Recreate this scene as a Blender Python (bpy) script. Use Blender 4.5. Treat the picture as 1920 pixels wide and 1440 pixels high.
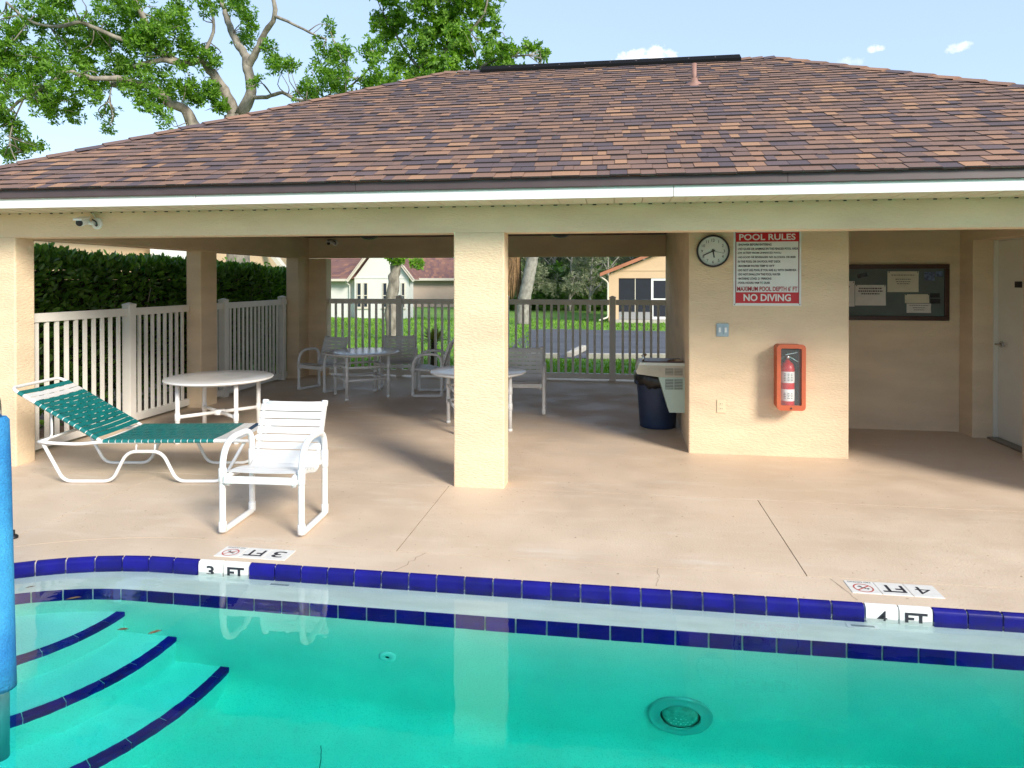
import bpy, bmesh, math, random
from math import sin, cos, pi, radians, sqrt
from mathutils import Vector, Matrix
from mathutils.geometry import tessellate_polygon

for _o in list(bpy.data.objects):
    bpy.data.objects.remove(_o)
scene = bpy.context.scene
COL = scene.collection

# ------------------------------------------------------------------ camera
cam_data = bpy.data.cameras.new('camera')
cam_data.sensor_width = 36.0
cam_data.lens = 36.0 * 1282.8 / 1920.0
cam_data.shift_y = -(720.0 - 534.77) / 1920.0
cam_data.clip_start = 0.05
cam_data.clip_end = 2000.0
cam = bpy.data.objects.new('camera', cam_data)
COL.objects.link(cam)
cam.location = (0, 0, 1.63)
cam.rotation_euler = (radians(90 - 0.398), 0, radians(8.549))
scene.camera = cam

# ------------------------------------------------------------------ light
SUN_AZ = radians(46)          # sun stands in front of the facade and to the right
SUN_EL = radians(29)
to_sun = Vector((sin(SUN_AZ) * cos(SUN_EL), -cos(SUN_AZ) * cos(SUN_EL), sin(SUN_EL)))
sun_data = bpy.data.lights.new('sun', 'SUN')
sun_data.energy = 2.0
sun_data.angle = radians(17.0)
sun_data.color = (1.0, 0.92, 0.80)
sun = bpy.data.objects.new('sun', sun_data)
COL.objects.link(sun)
sun.rotation_euler = to_sun.to_track_quat('Z', 'Y').to_euler()
sun.location = (12, -10, 14)

world = bpy.data.worlds.new('World')
scene.world = world
world.use_nodes = True
wn, wl = world.node_tree.nodes, world.node_tree.links
wn.clear()
w_out = wn.new('ShaderNodeOutputWorld')
w_bg = wn.new('ShaderNodeBackground')
w_sky = wn.new('ShaderNodeTexSky')
w_sky.sky_type = 'NISHITA'
w_sky.sun_disc = False
w_sky.sun_elevation = SUN_EL
w_sky.sun_rotation = math.atan2(to_sun.x, to_sun.y)
w_sky.air_density = 1.0
w_sky.dust_density = 0.25
w_sky.ozone_density = 1.0
w_bg.inputs['Strength'].default_value = 0.113
w_tc = wn.new('ShaderNodeTexCoord')


def wmath(op, a, b=None, clamp=False):
    n = wn.new('ShaderNodeMath')
    n.operation = op
    n.use_clamp = clamp
    for i, v in enumerate((a, b)):
        if v is None:
            continue
        if isinstance(v, (int, float)):
            n.inputs[i].default_value = v
        else:
            wl.new(v, n.inputs[i])
    return n.outputs[0]


def wdot(vec):
    n = wn.new('ShaderNodeVectorMath')
    n.operation = 'DOT_PRODUCT'
    wl.new(w_tc.outputs['Generated'], n.inputs[0])
    n.inputs[1].default_value = vec
    return n.outputs['Value']


w_noise = wn.new('ShaderNodeTexNoise')
w_noise.inputs['Scale'].default_value = 42.0
w_noise.inputs['Detail'].default_value = 6.0
w_noise.inputs['Roughness'].default_value = 0.62
wl.new(w_tc.outputs['Generated'], w_noise.inputs['Vector'])
# small fair-weather clouds low over the roof, and a few alike all round the sky
clouds = [((0.0429, 0.9513, 0.3020), 0.044, 0.019, 1.0), ((0.317, 0.904, 0.287), 0.0125, 0.006, 0.8),
          ((0.399, 0.8749, 0.2744), 0.016, 0.0065, 0.7), ((0.2868, 0.9164, 0.2763), 0.02, 0.008, 0.35)]
crng = random.Random(4)
for k in range(9):
    a = radians(75 + k * 27 + crng.uniform(-8, 8))
    e = radians(crng.uniform(12, 26))
    clouds.append(((sin(a) * cos(e), cos(a) * cos(e), sin(e)), crng.uniform(.02, .06), crng.uniform(.008, .02), .8))
w_mask = None
for d, sx, sz, k in clouds:
    dv = Vector(d).normalized()
    rt = Vector((dv.y, -dv.x, 0)).normalized()
    up = rt.cross(dv).normalized()
    u = wmath('DIVIDE', wdot(rt), sx)
    v = wmath('DIVIDE', wdot(up), sz)
    r2 = wmath('ADD', wmath('MULTIPLY', u, u), wmath('MULTIPLY', v, v))
    body = wmath('SUBTRACT', 1.25, r2)
    nz = wmath('MULTIPLY', wmath('SUBTRACT', w_noise.outputs['Fac'], 0.56), 5.5)
    m = wmath('MULTIPLY', wmath('ADD', body, nz), 0.9, True)
    front = wmath('GREATER_THAN', wdot(dv), 0.5)
    m = wmath('MULTIPLY', wmath('MULTIPLY', m, k), front)
    w_mask = m if w_mask is None else wmath('MAXIMUM', w_mask, m)
w_mix = wn.new('ShaderNodeMix')
w_mix.data_type = 'RGBA'
wl.new(w_mask, w_mix.inputs[0])
# thin even veil of haze over the whole dome
w_veil = wn.new('ShaderNodeMix')
w_veil.data_type = 'RGBA'
w_veil.inputs[0].default_value = 0.70
wl.new(w_sky.outputs[0], w_veil.inputs[6])
w_veil.inputs[7].default_value = (2.0, 2.58, 3.5, 1)
wl.new(w_veil.outputs[2], w_mix.inputs[6])
w_mix.inputs[7].default_value = (4.6, 4.6, 4.7, 1)
wl.new(w_mix.outputs[2], w_bg.inputs['Color'])
wl.new(w_bg.outputs[0], w_out.inputs['Surface'])

scene.view_settings.view_transform = 'Standard'
scene.view_settings.look = 'None'
scene.view_settings.exposure = 1.45
scene.view_settings.gamma = 1.0
scene.view_settings.use_curve_mapping = False
scene.render.engine = 'CYCLES'
scene.cycles.use_denoising = True
scene.cycles.max_bounces = 10
scene.cycles.diffuse_bounces = 5
scene.cycles.transmission_bounces = 8
scene.cycles.transparent_max_bounces = 12
scene.cycles.caustics_refractive = True
scene.cycles.caustics_reflective = False
scene.cycles.sample_clamp_indirect = 6.0
scene.cycles.blur_glossy = 0.5

RNG = random.Random(11)


# ------------------------------------------------------------------ materials
def mat(name, color, rough=0.6, var=0.0, scale=6.0, bump=0.0, bump_scale=60.0, stretch=(1, 1, 1), color2=None,
        metal=0.0, spec=0.5, detail=4.0, per_object=0.0, per_island=0.0, fine=0.0, coat=0.0):
    """Principled material in world coordinates: broad mottling, fine grain and relief."""
    m = bpy.data.materials.new(name)
    m.use_nodes = True
    n, l = m.node_tree.nodes, m.node_tree.links
    b = n['Principled BSDF']
    b.inputs['Roughness'].default_value = rough
    b.inputs['Metallic'].default_value = metal
    b.inputs['Specular IOR Level'].default_value = spec
    b.inputs['Coat Weight'].default_value = coat
    col = (*color, 1)
    b.inputs['Base Color'].default_value = col
    out = None
    if var or bump or fine or color2:
        g = n.new('ShaderNodeNewGeometry')
        mp = n.new('ShaderNodeMapping')
        mp.inputs['Scale'].default_value = stretch
        l.new(g.outputs['Position'], mp.inputs['Vector'])
    if var or color2:
        t = n.new('ShaderNodeTexNoise')
        t.inputs['Scale'].default_value = scale
        t.inputs['Detail'].default_value = detail
        l.new(mp.outputs[0], t.inputs['Vector'])
        r = n.new('ShaderNodeMapRange')
        r.inputs[1].default_value = 0.3
        r.inputs[2].default_value = 0.7
        l.new(t.outputs['Fac'], r.inputs[0])
        mx = n.new('ShaderNodeMix')
        mx.data_type = 'RGBA'
        l.new(r.outputs[0], mx.inputs[0])
        c2 = color2 or tuple(min(1, c * (1 + var)) for c in color)
        c1 = color if color2 else tuple(c * (1 - var) for c in color)
        mx.inputs[6].default_value = (*c1, 1)
        mx.inputs[7].default_value = (*c2, 1)
        out = mx.outputs[2]
    if fine:
        t2 = n.new('ShaderNodeTexNoise')
        t2.inputs['Scale'].default_value = 180
        t2.inputs['Detail'].default_value = 2
        l.new(g.outputs['Position'], t2.inputs['Vector'])
        h2 = n.new('ShaderNodeMapRange')
        h2.inputs[3].default_value = 1 - fine
        h2.inputs[4].default_value = 1 + fine
        l.new(t2.outputs['Fac'], h2.inputs[0])
        hs = n.new('ShaderNodeHueSaturation')
        if out is not None:
            l.new(out, hs.inputs['Color'])
        else:
            hs.inputs['Color'].default_value = col
        l.new(h2.outputs[0], hs.inputs['Value'])
        out = hs.outputs[0]
    if per_object or per_island:
        if per_object:
            src = n.new('ShaderNodeObjectInfo').outputs['Random']
            amt = per_object
        else:
            src = n.new('ShaderNodeNewGeometry').outputs['Random Per Island']
            amt = per_island
        h = n.new('ShaderNodeMapRange')
        h.inputs[3].default_value = 1 - amt
        h.inputs[4].default_value = 1 + amt
        l.new(src, h.inputs[0])
        hs = n.new('ShaderNodeHueSaturation')
        if out is not None:
            l.new(out, hs.inputs['Color'])
        else:
            hs.inputs['Color'].default_value = col
        l.new(h.outputs[0], hs.inputs['Value'])
        out = hs.outputs[0]
    if out is not None:
        l.new(out, b.inputs['Base Color'])
    if bump:
        t = n.new('ShaderNodeTexNoise')
        t.inputs['Scale'].default_value = bump_scale
        t.inputs['Detail'].default_value = 3
        l.new(mp.outputs[0], t.inputs['Vector'])
        bp = n.new('ShaderNodeBump')
        bp.inputs['Strength'].default_value = min(1.0, bump)
        bp.inputs['Distance'].default_value = 0.01
        l.new(t.outputs['Fac'], bp.inputs['Height'])
        l.new(bp.outputs[0], b.inputs['Normal'])
    return m


def leaf_mat(name, c_dark, c_light, trans=0.35, rough=0.5):
    """Leaf: every leaf its own tint between two greens, light shining through."""
    m = bpy.data.materials.new(name)
    m.use_nodes = True
    n, l = m.node_tree.nodes, m.node_tree.links
    b = n['Principled BSDF']
    b.inputs['Roughness'].default_value = rough
    g = n.new('ShaderNodeNewGeometry')
    mx = n.new('ShaderNodeMix')
    mx.data_type = 'RGBA'
    l.new(g.outputs['Random Per Island'], mx.inputs[0])
    mx.inputs[6].default_value = (*c_dark, 1)
    mx.inputs[7].default_value = (*c_light, 1)
    l.new(mx.outputs[2], b.inputs['Base Color'])
    t = n.new('ShaderNodeBsdfTranslucent')
    hs = n.new('ShaderNodeHueSaturation')
    hs.inputs['Saturation'].default_value = 1.15
    hs.inputs['Value'].default_value = 1.5
    l.new(mx.outputs[2], hs.inputs['Color'])
    l.new(hs.outputs[0], t.inputs['Color'])
    ms = n.new('ShaderNodeMixShader')
    ms.inputs[0].default_value = trans
    l.new(b.outputs[0], ms.inputs[1])
    l.new(t.outputs[0], ms.inputs[2])
    l.new(ms.outputs[0], n['Material Output'].inputs['Surface'])
    return m


M = {}


# ------------------------------------------------------------------ mesh helpers
class MB:
    """Collects geometry; build() links it as one mesh object."""

    def __init__(s):
        s.v, s.f, s.smooth = [], [], []

    def add(s, verts, faces, smooth=False):
        o = len(s.v)
        s.v.extend([tuple(p) for p in verts])
        for f in faces:
            s.f.append(tuple(i + o for i in f))
            s.smooth.append(smooth)
        return s

    def box(s, x0, x1, y0, y1, z0, z1, mtx=None):
        vs = [Vector((x, y, z)) for z in (z0, z1) for y in (y0, y1) for x in (x0, x1)]
        if mtx is not None:
            vs = [mtx @ p for p in vs]
        s.add(vs, [(0, 2, 3, 1), (4, 5, 7, 6), (0, 1, 5, 4), (2, 6, 7, 3), (0, 4, 6, 2), (1, 3, 7, 5)])
        return s

    def bbox(s, x0, x1, y0, y1, z0, z1, b=0.004, mtx=None):
        """box with chamfered edges"""
        bm = bmesh.new()
        bmesh.ops.create_cube(bm, size=1)
        for v in bm.verts:
            v.co = Vector((x0 + (v.co.x + .5) * (x1 - x0), y0 + (v.co.y + .5) * (y1 - y0), z0 + (v.co.z + .5) * (z1 - z0)))
        bmesh.ops.bevel(bm, geom=bm.edges[:], offset=b, segments=2, affect='EDGES', profile=0.6)
        bm.verts.index_update()
        vs = [mtx @ v.co if mtx is not None else v.co.copy() for v in bm.verts]
        s.add(vs, [[v.index for v in f.verts] for f in bm.faces])
        bm.free()
        return s

    def tube(s, pts, r, n=10, closed=False, caps=True, r1=None):
        pts = [Vector(p) for p in pts]
        k = len(pts)
        T = []
        for i in range(k):
            a = pts[(i - 1) % k] if closed or i > 0 else pts[i]
            b = pts[(i + 1) % k] if closed or i < k - 1 else pts[i]
            d = b - a
            T.append(d.normalized() if d.length > 1e-9 else Vector((0, 0, 1)))
        ref = Vector((0, 0, 1)) if abs(T[0].z) < 0.9 else Vector((1, 0, 0))
        nrm = (ref - T[0] * ref.dot(T[0])).normalized()
        o = len(s.v)
        for i in range(k):
            nrm = (nrm - T[i] * nrm.dot(T[i])).normalized()
            bn = T[i].cross(nrm)
            rr = r if r1 is None else r + (r1 - r) * i / max(1, k - 1)
            if isinstance(r, (list, tuple)):
                rr = r[i]
            for j in range(n):
                a = 2 * pi * j / n
                s.v.append(tuple(pts[i] + (nrm * cos(a) + bn * sin(a)) * rr))
        segs = k if closed else k - 1
        for i in range(segs):
            p, q = o + i * n, o + ((i + 1) % k) * n
            for j in range(n):
                s.f.append((p + j, p + (j + 1) % n, q + (j + 1) % n, q + j))
                s.smooth.append(True)
        if caps and not closed:
            s.f.append(tuple(o + j for j in reversed(range(n))))
            s.f.append(tuple(o + (k - 1) * n + j for j in range(n)))
            s.smooth += [False, False]
        return s

    def lathe(s, prof, n=32, mtx=None, smooth=True, caps=False):
        """revolve (r, z) profile about z"""
        o = len(s.v)
        for r, z in prof:
            for j in range(n):
                a = 2 * pi * j / n
                p = Vector((r * cos(a), r * sin(a), z))
                s.v.append(tuple(mtx @ p if mtx is not None else p))
        for i in range(len(prof) - 1):
            for j in range(n):
                s.f.append((o + i * n + j, o + i * n + (j + 1) % n, o + (i + 1) * n + (j + 1) % n, o + (i + 1) * n + j))
                s.smooth.append(smooth)
        if caps and prof[0][0] > 1e-6:
            s.f.append(tuple(o + j for j in reversed(range(n)))); s.smooth.append(False)
        if caps and prof[-1][0] > 1e-6:
            s.f.append(tuple(o + (len(prof) - 1) * n + j for j in range(n))); s.smooth.append(False)
        return s

    def prism(s, poly, z0, z1, mtx=None):
        """extrude a simple polygon (list of (x, y)) from z0 to z1"""
        k = len(poly)
        vs = [Vector((p[0], p[1], z)) for z in (z0, z1) for p in poly]
        if mtx is not None:
            vs = [mtx @ p for p in vs]
        area = sum(poly[i][0] * poly[(i + 1) % k][1] - poly[(i + 1) % k][0] * poly[i][1] for i in range(k))
        idx = list(range(k)) if area > 0 else list(reversed(range(k)))
        fs = [tuple(reversed(idx)), tuple(i + k for i in idx)]
        for a in range(k):
            i, j = idx[a], idx[(a + 1) % k]
            fs.append((i, j, j + k, i + k))
        s.add(vs, fs)
        return s

    def mesh(s, name):
        me = bpy.data.meshes.new(name)
        me.from_pydata(s.v, [], s.f)
        me.polygons.foreach_set('use_smooth', s.smooth)
        me.update()
        return me

    def build(s, name, material, parent=None, loc=None, rot=None, smooth_angle=None):
        o = bpy.data.objects.new(name, s.mesh(name))
        o.data.materials.append(M[material] if isinstance(material, str) else material)
        COL.objects.link(o)
        if parent is not None:
            o.parent = parent
        if loc is not None:
            o.location = loc
        if rot is not None:
            o.rotation_euler = rot
        return o


def inst(name, me, parent=None, loc=(0, 0, 0), rotz=0.0, scale=(1, 1, 1), rot=None):
    o = bpy.data.objects.new(name, me)
    COL.objects.link(o)
    o.parent = parent
    o.location = loc
    o.rotation_euler = rot if rot is not None else (0, 0, rotz)
    o.scale = scale
    return o


def fillet(pts, r, n=6):
    """polyline with its inner corners rounded"""
    pts = [Vector(p) for p in pts]
    out = [pts[0]]
    for i in range(1, len(pts) - 1):
        a, b, c = pts[i - 1], pts[i], pts[i + 1]
        d = min(r if not isinstance(r, (list, tuple)) else r[i - 1], (a - b).length * .48, (c - b).length * .48)
        p, q = b + (a - b).normalized() * d, b + (c - b).normalized() * d
        for k in range(n + 1):
            t = k / n
            out.append(p * (1 - t) ** 2 + b * 2 * t * (1 - t) + q * t * t)
    out.append(pts[-1])
    return out


def fillet_loop(pts, rs, n=6):
    pts = [Vector(p) for p in pts]
    out = []
    k = len(pts)
    for i in range(k):
        a, b, c = pts[i - 1], pts[i], pts[(i + 1) % k]
        d = min(rs[i], (a - b).length * .49, (c - b).length * .49)
        p, q = b + (a - b).normalized() * d, b + (c - b).normalized() * d
        for j in range(n + 1):
            t = j / n
            out.append(p * (1 - t) ** 2 + b * 2 * t * (1 - t) + q * t * t)
    return out


def empty(name, label, cat, loc=(0, 0, 0), rotz=0.0, group=None):
    o = bpy.data.objects.new(name, None)
    o.empty_display_size = 0.1
    COL.objects.link(o)
    o.location = loc
    o.rotation_euler = (0, 0, rotz)
    tag(o, label, cat, group)
    return o


def tag(o, label=None, cat=None, group=None, kind=None):
    if label:
        o['label'] = label
    if cat:
        o['category'] = cat
    if group:
        o['group'] = group
    if kind:
        o['kind'] = kind
    return o


def copy_tree(o, parent=None):
    c = o.copy()
    COL.objects.link(c)
    c.parent = parent
    for ch in list(o.children):
        copy_tree(ch, c)
    return c


_text_cache = {}


def text_mesh(s, height, width=None, bold=0.0, extrude=0.0):
    """lettering as a flat mesh centred on the origin in the xy plane"""
    key = (s, height, width, bold)
    if key in _text_cache:
        return _text_cache[key]
    c = bpy.data.curves.new('lettering', 'FONT')
    c.body = s
    c.size = 1.0
    c.offset = bold
    c.resolution_u = 3
    c.align_x = 'LEFT'
    o = bpy.data.objects.new('lettering', c)
    COL.objects.link(o)
    dg = bpy.context.evaluated_depsgraph_get()
    me = bpy.data.meshes.new_from_object(o.evaluated_get(dg))
    bpy.data.objects.remove(o)
    xs = [v.co.x for v in me.vertices]
    ys = [v.co.y for v in me.vertices]
    cx, cy = (min(xs) + max(xs)) / 2, (min(ys) + max(ys)) / 2
    ky = height / (max(ys) - min(ys))
    kx = width / (max(xs) - min(xs)) if width else ky
    for v in me.vertices:
        v.co = Vector(((v.co.x - cx) * kx, (v.co.y - cy) * ky, 0))
    me.materials.clear()
    _text_cache[key] = me
    return me


def text(s, height, material, parent, loc, rot=(0, 0, 0), width=None, bold=0.0):
    me = text_mesh(s, height, width, bold).copy()
    me.materials.append(M[material])
    return inst('lettering', me, parent, loc, rot=rot)


UPRIGHT = (pi / 2, 0, 0)      # text standing on a wall that faces -y

# ------------------------------------------------------------------ materials of the place
M['stucco'] = mat('stucco', (0.745, 0.58, 0.395), 0.85, var=0.085, scale=1.5, bump=0.7, bump_scale=34, stretch=(1, 1, 3.4), fine=0.04)
M['white_trim'] = mat('white_trim', (0.82, 0.82, 0.80), 0.45, var=0.03, scale=3)
M['drip_metal'] = mat('drip_metal', (0.075, 0.05, 0.05), 0.45, var=0.12, scale=5)
M['soffit'] = mat('soffit', (0.66, 0.60, 0.44), 0.6, var=0.05, scale=8)
M['ceiling'] = mat('ceiling', (0.76, 0.73, 0.66), 0.8, var=0.05, scale=3)
M['dark'] = mat('dark', (0.02, 0.018, 0.016), 0.7)
M['black_plastic'] = mat('black_plastic', (0.014, 0.014, 0.016), 0.4, var=0.2)
M['vinyl'] = mat('vinyl', (0.78, 0.75, 0.69), 0.42, var=0.04, scale=5)
M['white_pipe'] = mat('white_pipe', (0.70, 0.695, 0.68), 0.36, color2=(.78, .78, .775), scale=7, detail=8, fine=.05)
M['white_strap'] = mat('white_strap', (0.60, 0.595, 0.58), 0.45, color2=(.71, .71, .705), scale=6, detail=8, fine=.05)
M['teal_strap'] = mat('teal_strap', (0.004, 0.155, 0.150), 0.38, var=0.16, scale=14, bump=.15, bump_scale=120)
M['navy_strap'] = mat('navy_strap', (0.012, 0.05, 0.11), 0.4, var=0.16, scale=14)
M['table_top'] = mat('table_top', (0.66, 0.655, 0.64), 0.2, color2=(.77, .77, .765), scale=5, detail=8, fine=.06)
M['plastic_white'] = mat('plastic_white', (0.78, 0.78, 0.76), 0.4, var=0.03)
M['steel'] = mat('steel', (0.55, 0.55, 0.55), 0.25, metal=1.0)
M['black_text'] = mat('black_text', (0.02, 0.022, 0.03), 0.6)
M['red_paint'] = mat('red_paint', (0.52, 0.008, 0.018), 0.35, var=0.08)
M['maroon_text'] = mat('maroon_text', (0.16, 0.012, 0.04), 0.5)
M['red_text'] = mat('red_text', (0.36, 0.006, 0.022), 0.5)
M['sign_white'] = mat('sign_white', (0.74, 0.75, 0.74), 0.35, var=0.03)

# ================================================================== PAVILION
PL = Vector((-0.15, 8.4, 0))
pav = empty('pavilion', 'cream stucco pool pavilion with open bays under a brown shingled hip roof', 'pavilion', PL)


def pb(mb, name, material):
    return mb.build(name, material, pav, loc=-PL)


YF, YF2 = 5.275, 5.48          # front face and back face of the front columns and beam
HB = 2.004                     # underside of the beams
XL0, XL1 = -5.60, -5.19        # left columns
CEIL = 2.42


def stucco_prism(poly, z0, z1, b=0.012):
    """stucco block with softly rounded vertical corners"""
    k = len(poly)
    pts = []
    for i in range(k):
        a, c, d = Vector(poly[i - 1]), Vector(poly[i]), Vector(poly[(i + 1) % k])
        p, q = c + (a - c).normalized() * b, c + (d - c).normalized() * b
        pts += [p, c * .42 + (p + q) * .29, q]
    m = MB()
    m.prism([(p.x, p.y) for p in pts], z0, z1)
    return m


def rect(x0, x1, y0, y1):
    return [(x0, y0), (x1, y0), (x1, y1), (x0, y1)]


for (x0, x1, y0, y1) in [(XL0, XL1, YF, YF2), (-1.26, -0.854, YF, YF2), (-5.44, -5.235, 8.06, 8.42)]:
    pb(stucco_prism(rect(x0, x1, y0, y1), 0.0, HB), 'column', 'stucco')
# corner column at the back: an L in plan
pb(stucco_prism([(-5.42, 10.72), (-5.20, 10.72), (-5.20, 11.10), (-4.88, 11.10), (-4.88, 11.31), (-5.42, 11.31)], 0.0, HB), 'column', 'stucco')
# beams sit on the columns
pb(MB().bbox(XL0, 5.20, YF, YF2, HB, CEIL + .03, b=.008), 'beam', 'stucco')
pb(MB().bbox(-5.44, XL1, YF2 + .001, 11.099, HB, CEIL + .03, b=.008), 'beam', 'stucco')
pb(MB().bbox(-5.44, 0.80, 11.10, 11.31, HB + .012, CEIL + .03, b=.008), 'beam', 'stucco')
# restroom block
pb(stucco_prism([(0.69, 6.63), (2.116, 6.63), (2.116, 11.31), (0.81, 11.31)], 0.0, CEIL), 'wall', 'stucco')
pb(MB().box(2.118, 4.4, 8.0, 8.2, 0, CEIL), 'wall', 'stucco')
pb(stucco_prism([(3.67, 7.72), (4.3, 7.72), (4.3, 7.998), (3.67, 7.998)], 0, CEIL, b=.006), 'wall', 'stucco')
pb(stucco_prism([(3.67, YF), (5.2, YF), (5.2, 6.85), (3.67, 6.85)], 0, HB - .001, b=.012), 'wall', 'stucco')
pb(MB().box(3.67, 4.3, 6.852, 7.718, 2.045, CEIL), 'wall', 'stucco')
pb(MB().box(3.67, 5.2, YF2 + .002, 6.85, HB, CEIL), 'wall', 'stucco')
pb(MB().box(5.0, 5.2, 6.852, 11.5, 0, CEIL), 'wall', 'stucco')
pb(MB().box(2.118, 4.998, 11.3, 11.5, 0, CEIL), 'wall', 'stucco')
pb(MB().box(XL0 + .01, 5.19, YF + .01, 11.49, CEIL + .032, CEIL + .06), 'ceiling', 'ceiling')
# door in its deep reveal
M['door'] = mat('door_paint', (0.74, 0.715, 0.63), 0.45, var=0.03, scale=4, bump=.06, bump_scale=40)
d = MB().bbox(3.90, 3.945, 6.875, 7.70, 0.02, 2.035, b=.003)
door = pb(d, 'door', 'door')
MB().box(3.86, 3.95, 7.702, 7.7185, 0.0, 2.044).box(3.86, 3.95, 6.8515, 6.873, 0.0, 2.044).box(3.86, 3.95, 6.874, 7.701, 2.037, 2.0445).build('frame', 'door', door)
MB().box(3.80, 3.99, 6.875, 7.70, 0.001, 0.018).build('threshold', mat('threshold', (.25, .23, .2), .4, metal=.6), door)
h = MB()
h.lathe([(0.0, -.012), (0.032, -.012), (0.034, 0), (0.03, .006), (0.0, .008)], 20, Matrix.Translation((3.893, 7.63, 0.98)) @ Matrix.Rotation(-pi / 2, 4, 'Y'))
h.tube([(3.89, 7.63, .98), (3.845, 7.63, .98)], .011, 10)
h.tube(fillet([(3.845, 7.635, .98), (3.842, 7.57, .98), (3.85, 7.50, .975)], .02), .011, 10)
h.build('handle', 'steel', door)
MB().bbox(3.893, 3.8985, 7.28, 7.40, 1.56, 1.62, b=.002).build('room_plate', 'black_plastic', door)

# ---- eaves: soffit boards, fascia, drip edge (the long front one and the three other sides)
EX0, EX1, EY0, EY1 = -5.92, 5.57, 4.87, 11.95
ZS = 2.212
roof_under = MB().box(EX0 + .02, EX1 - .02, EY0 + .02, EY1 - .02, ZS + .02, ZS + .03)
x = EX0 + .03
k = 0
while x < EX1 - .05:
    x1 = min(x + .203, EX1 - .03)
    b = MB().box(x, x1 - .005, EY0 + .012, YF - .002, ZS + .004, ZS + .012)
    b.box(x + .10, x + .104, EY0 + .012, YF - .002, ZS, ZS + .004)
    pb(b, 'soffit_board', 'soffit')
    x = x1
    k += 1
pb(MB().box(EX0 + .03, -5.442, YF, EY1 - .03, ZS + .004, ZS + .012), 'soffit_board', 'soffit')
pb(MB().box(5.202, EX1 - .03, YF, EY1 - .03, ZS + .004, ZS + .012), 'soffit_board', 'soffit')
pb(MB().box(XL0, 5.2, 11.502, EY1 - .03, ZS + .004, ZS + .012), 'soffit_board', 'soffit')
# perforation joint between soffit and beam: short black slots
sl = MB()
x = XL0 + .05
while x < 5.1:
    w = RNG.uniform(.01, .03)
    sl.box(x, x + w, YF - .006, YF - .0025, ZS - .006, ZS + .002)
    x += RNG.uniform(.09, .11)
tag(pb(sl, 'vent_slot_strip', 'dark'), kind='stuff')
for xa, xb in ((EX0, -3.2), (-3.196, 0.4), (0.404, 3.02), (3.024, EX1)):
    pb(MB().bbox(xa, xb, EY0 - .012, EY0 + .01, ZS, ZS + .083, b=.003), 'fascia', 'white_trim')
pb(MB().box(EX0 - .012, EX0 + .01, EY0 + .011, EY1, ZS, ZS + .083).box(EX1 - .01, EX1 + .012, EY0 + .011, EY1, ZS, ZS + .083)
   .box(EX0 + .011, EX1 - .011, EY1 - .01, EY1 + .012, ZS, ZS + .083), 'fascia', 'white_trim')
ZE = ZS + .145                 # top of the drip edge = lower edge of the roof plane
dr = MB()
DW = .035
for xa, xb in ((EX0 - DW, -1.9), (-1.897, 1.15), (1.153, EX1 + DW)):
    m = MB()
    # folded metal: sloping face with a small kick at the bottom
    prof = [(EY0 - .014, ZS + .078), (EY0 - .030, ZS + .074), (EY0 - DW, ZS + .082), (EY0 - DW + .006, ZE), (EY0 + .02, ZE)]
    n = len(prof)
    m.add([(xx, p[0], p[1]) for xx in (xa, xb) for p in prof], [(i, i + 1, n + i + 1, n + i) for i in range(n - 1)] + [(0, n, 2 * n - 1, n - 1)] + [tuple(range(n - 1, -1, -1)), tuple(range(n, 2 * n))])
    pb(m, 'drip_edge', 'drip_metal')
pb(MB().box(EX0 - DW, EX0 - .013, EY0 + .021, EY1 + DW, ZS + .08, ZE).box(EX1 + .013, EX1 + DW, EY0 + .021, EY1 + DW, ZS + .08, ZE), 'drip_edge', 'drip_metal')

# ---- roof
RY, RZ = 8.55, 4.285
RX0, RX1 = -2.15, 1.87
BX0, BX1, BY0, BY1 = EX0 - DW - .01, EX1 + DW + .01, EY0 - DW - .012, 2 * RY - EY0 + DW + .012
c = [(BX0, BY0, ZE), (BX1, BY0, ZE), (BX1, BY1, ZE), (BX0, BY1, ZE), (RX0, RY, RZ), (RX1, RY, RZ)]
m = MB().add(c, [(0, 1, 5, 4), (1, 2, 5), (2, 3, 4, 5), (3, 0, 4), (0, 3, 2, 1)])


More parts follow.
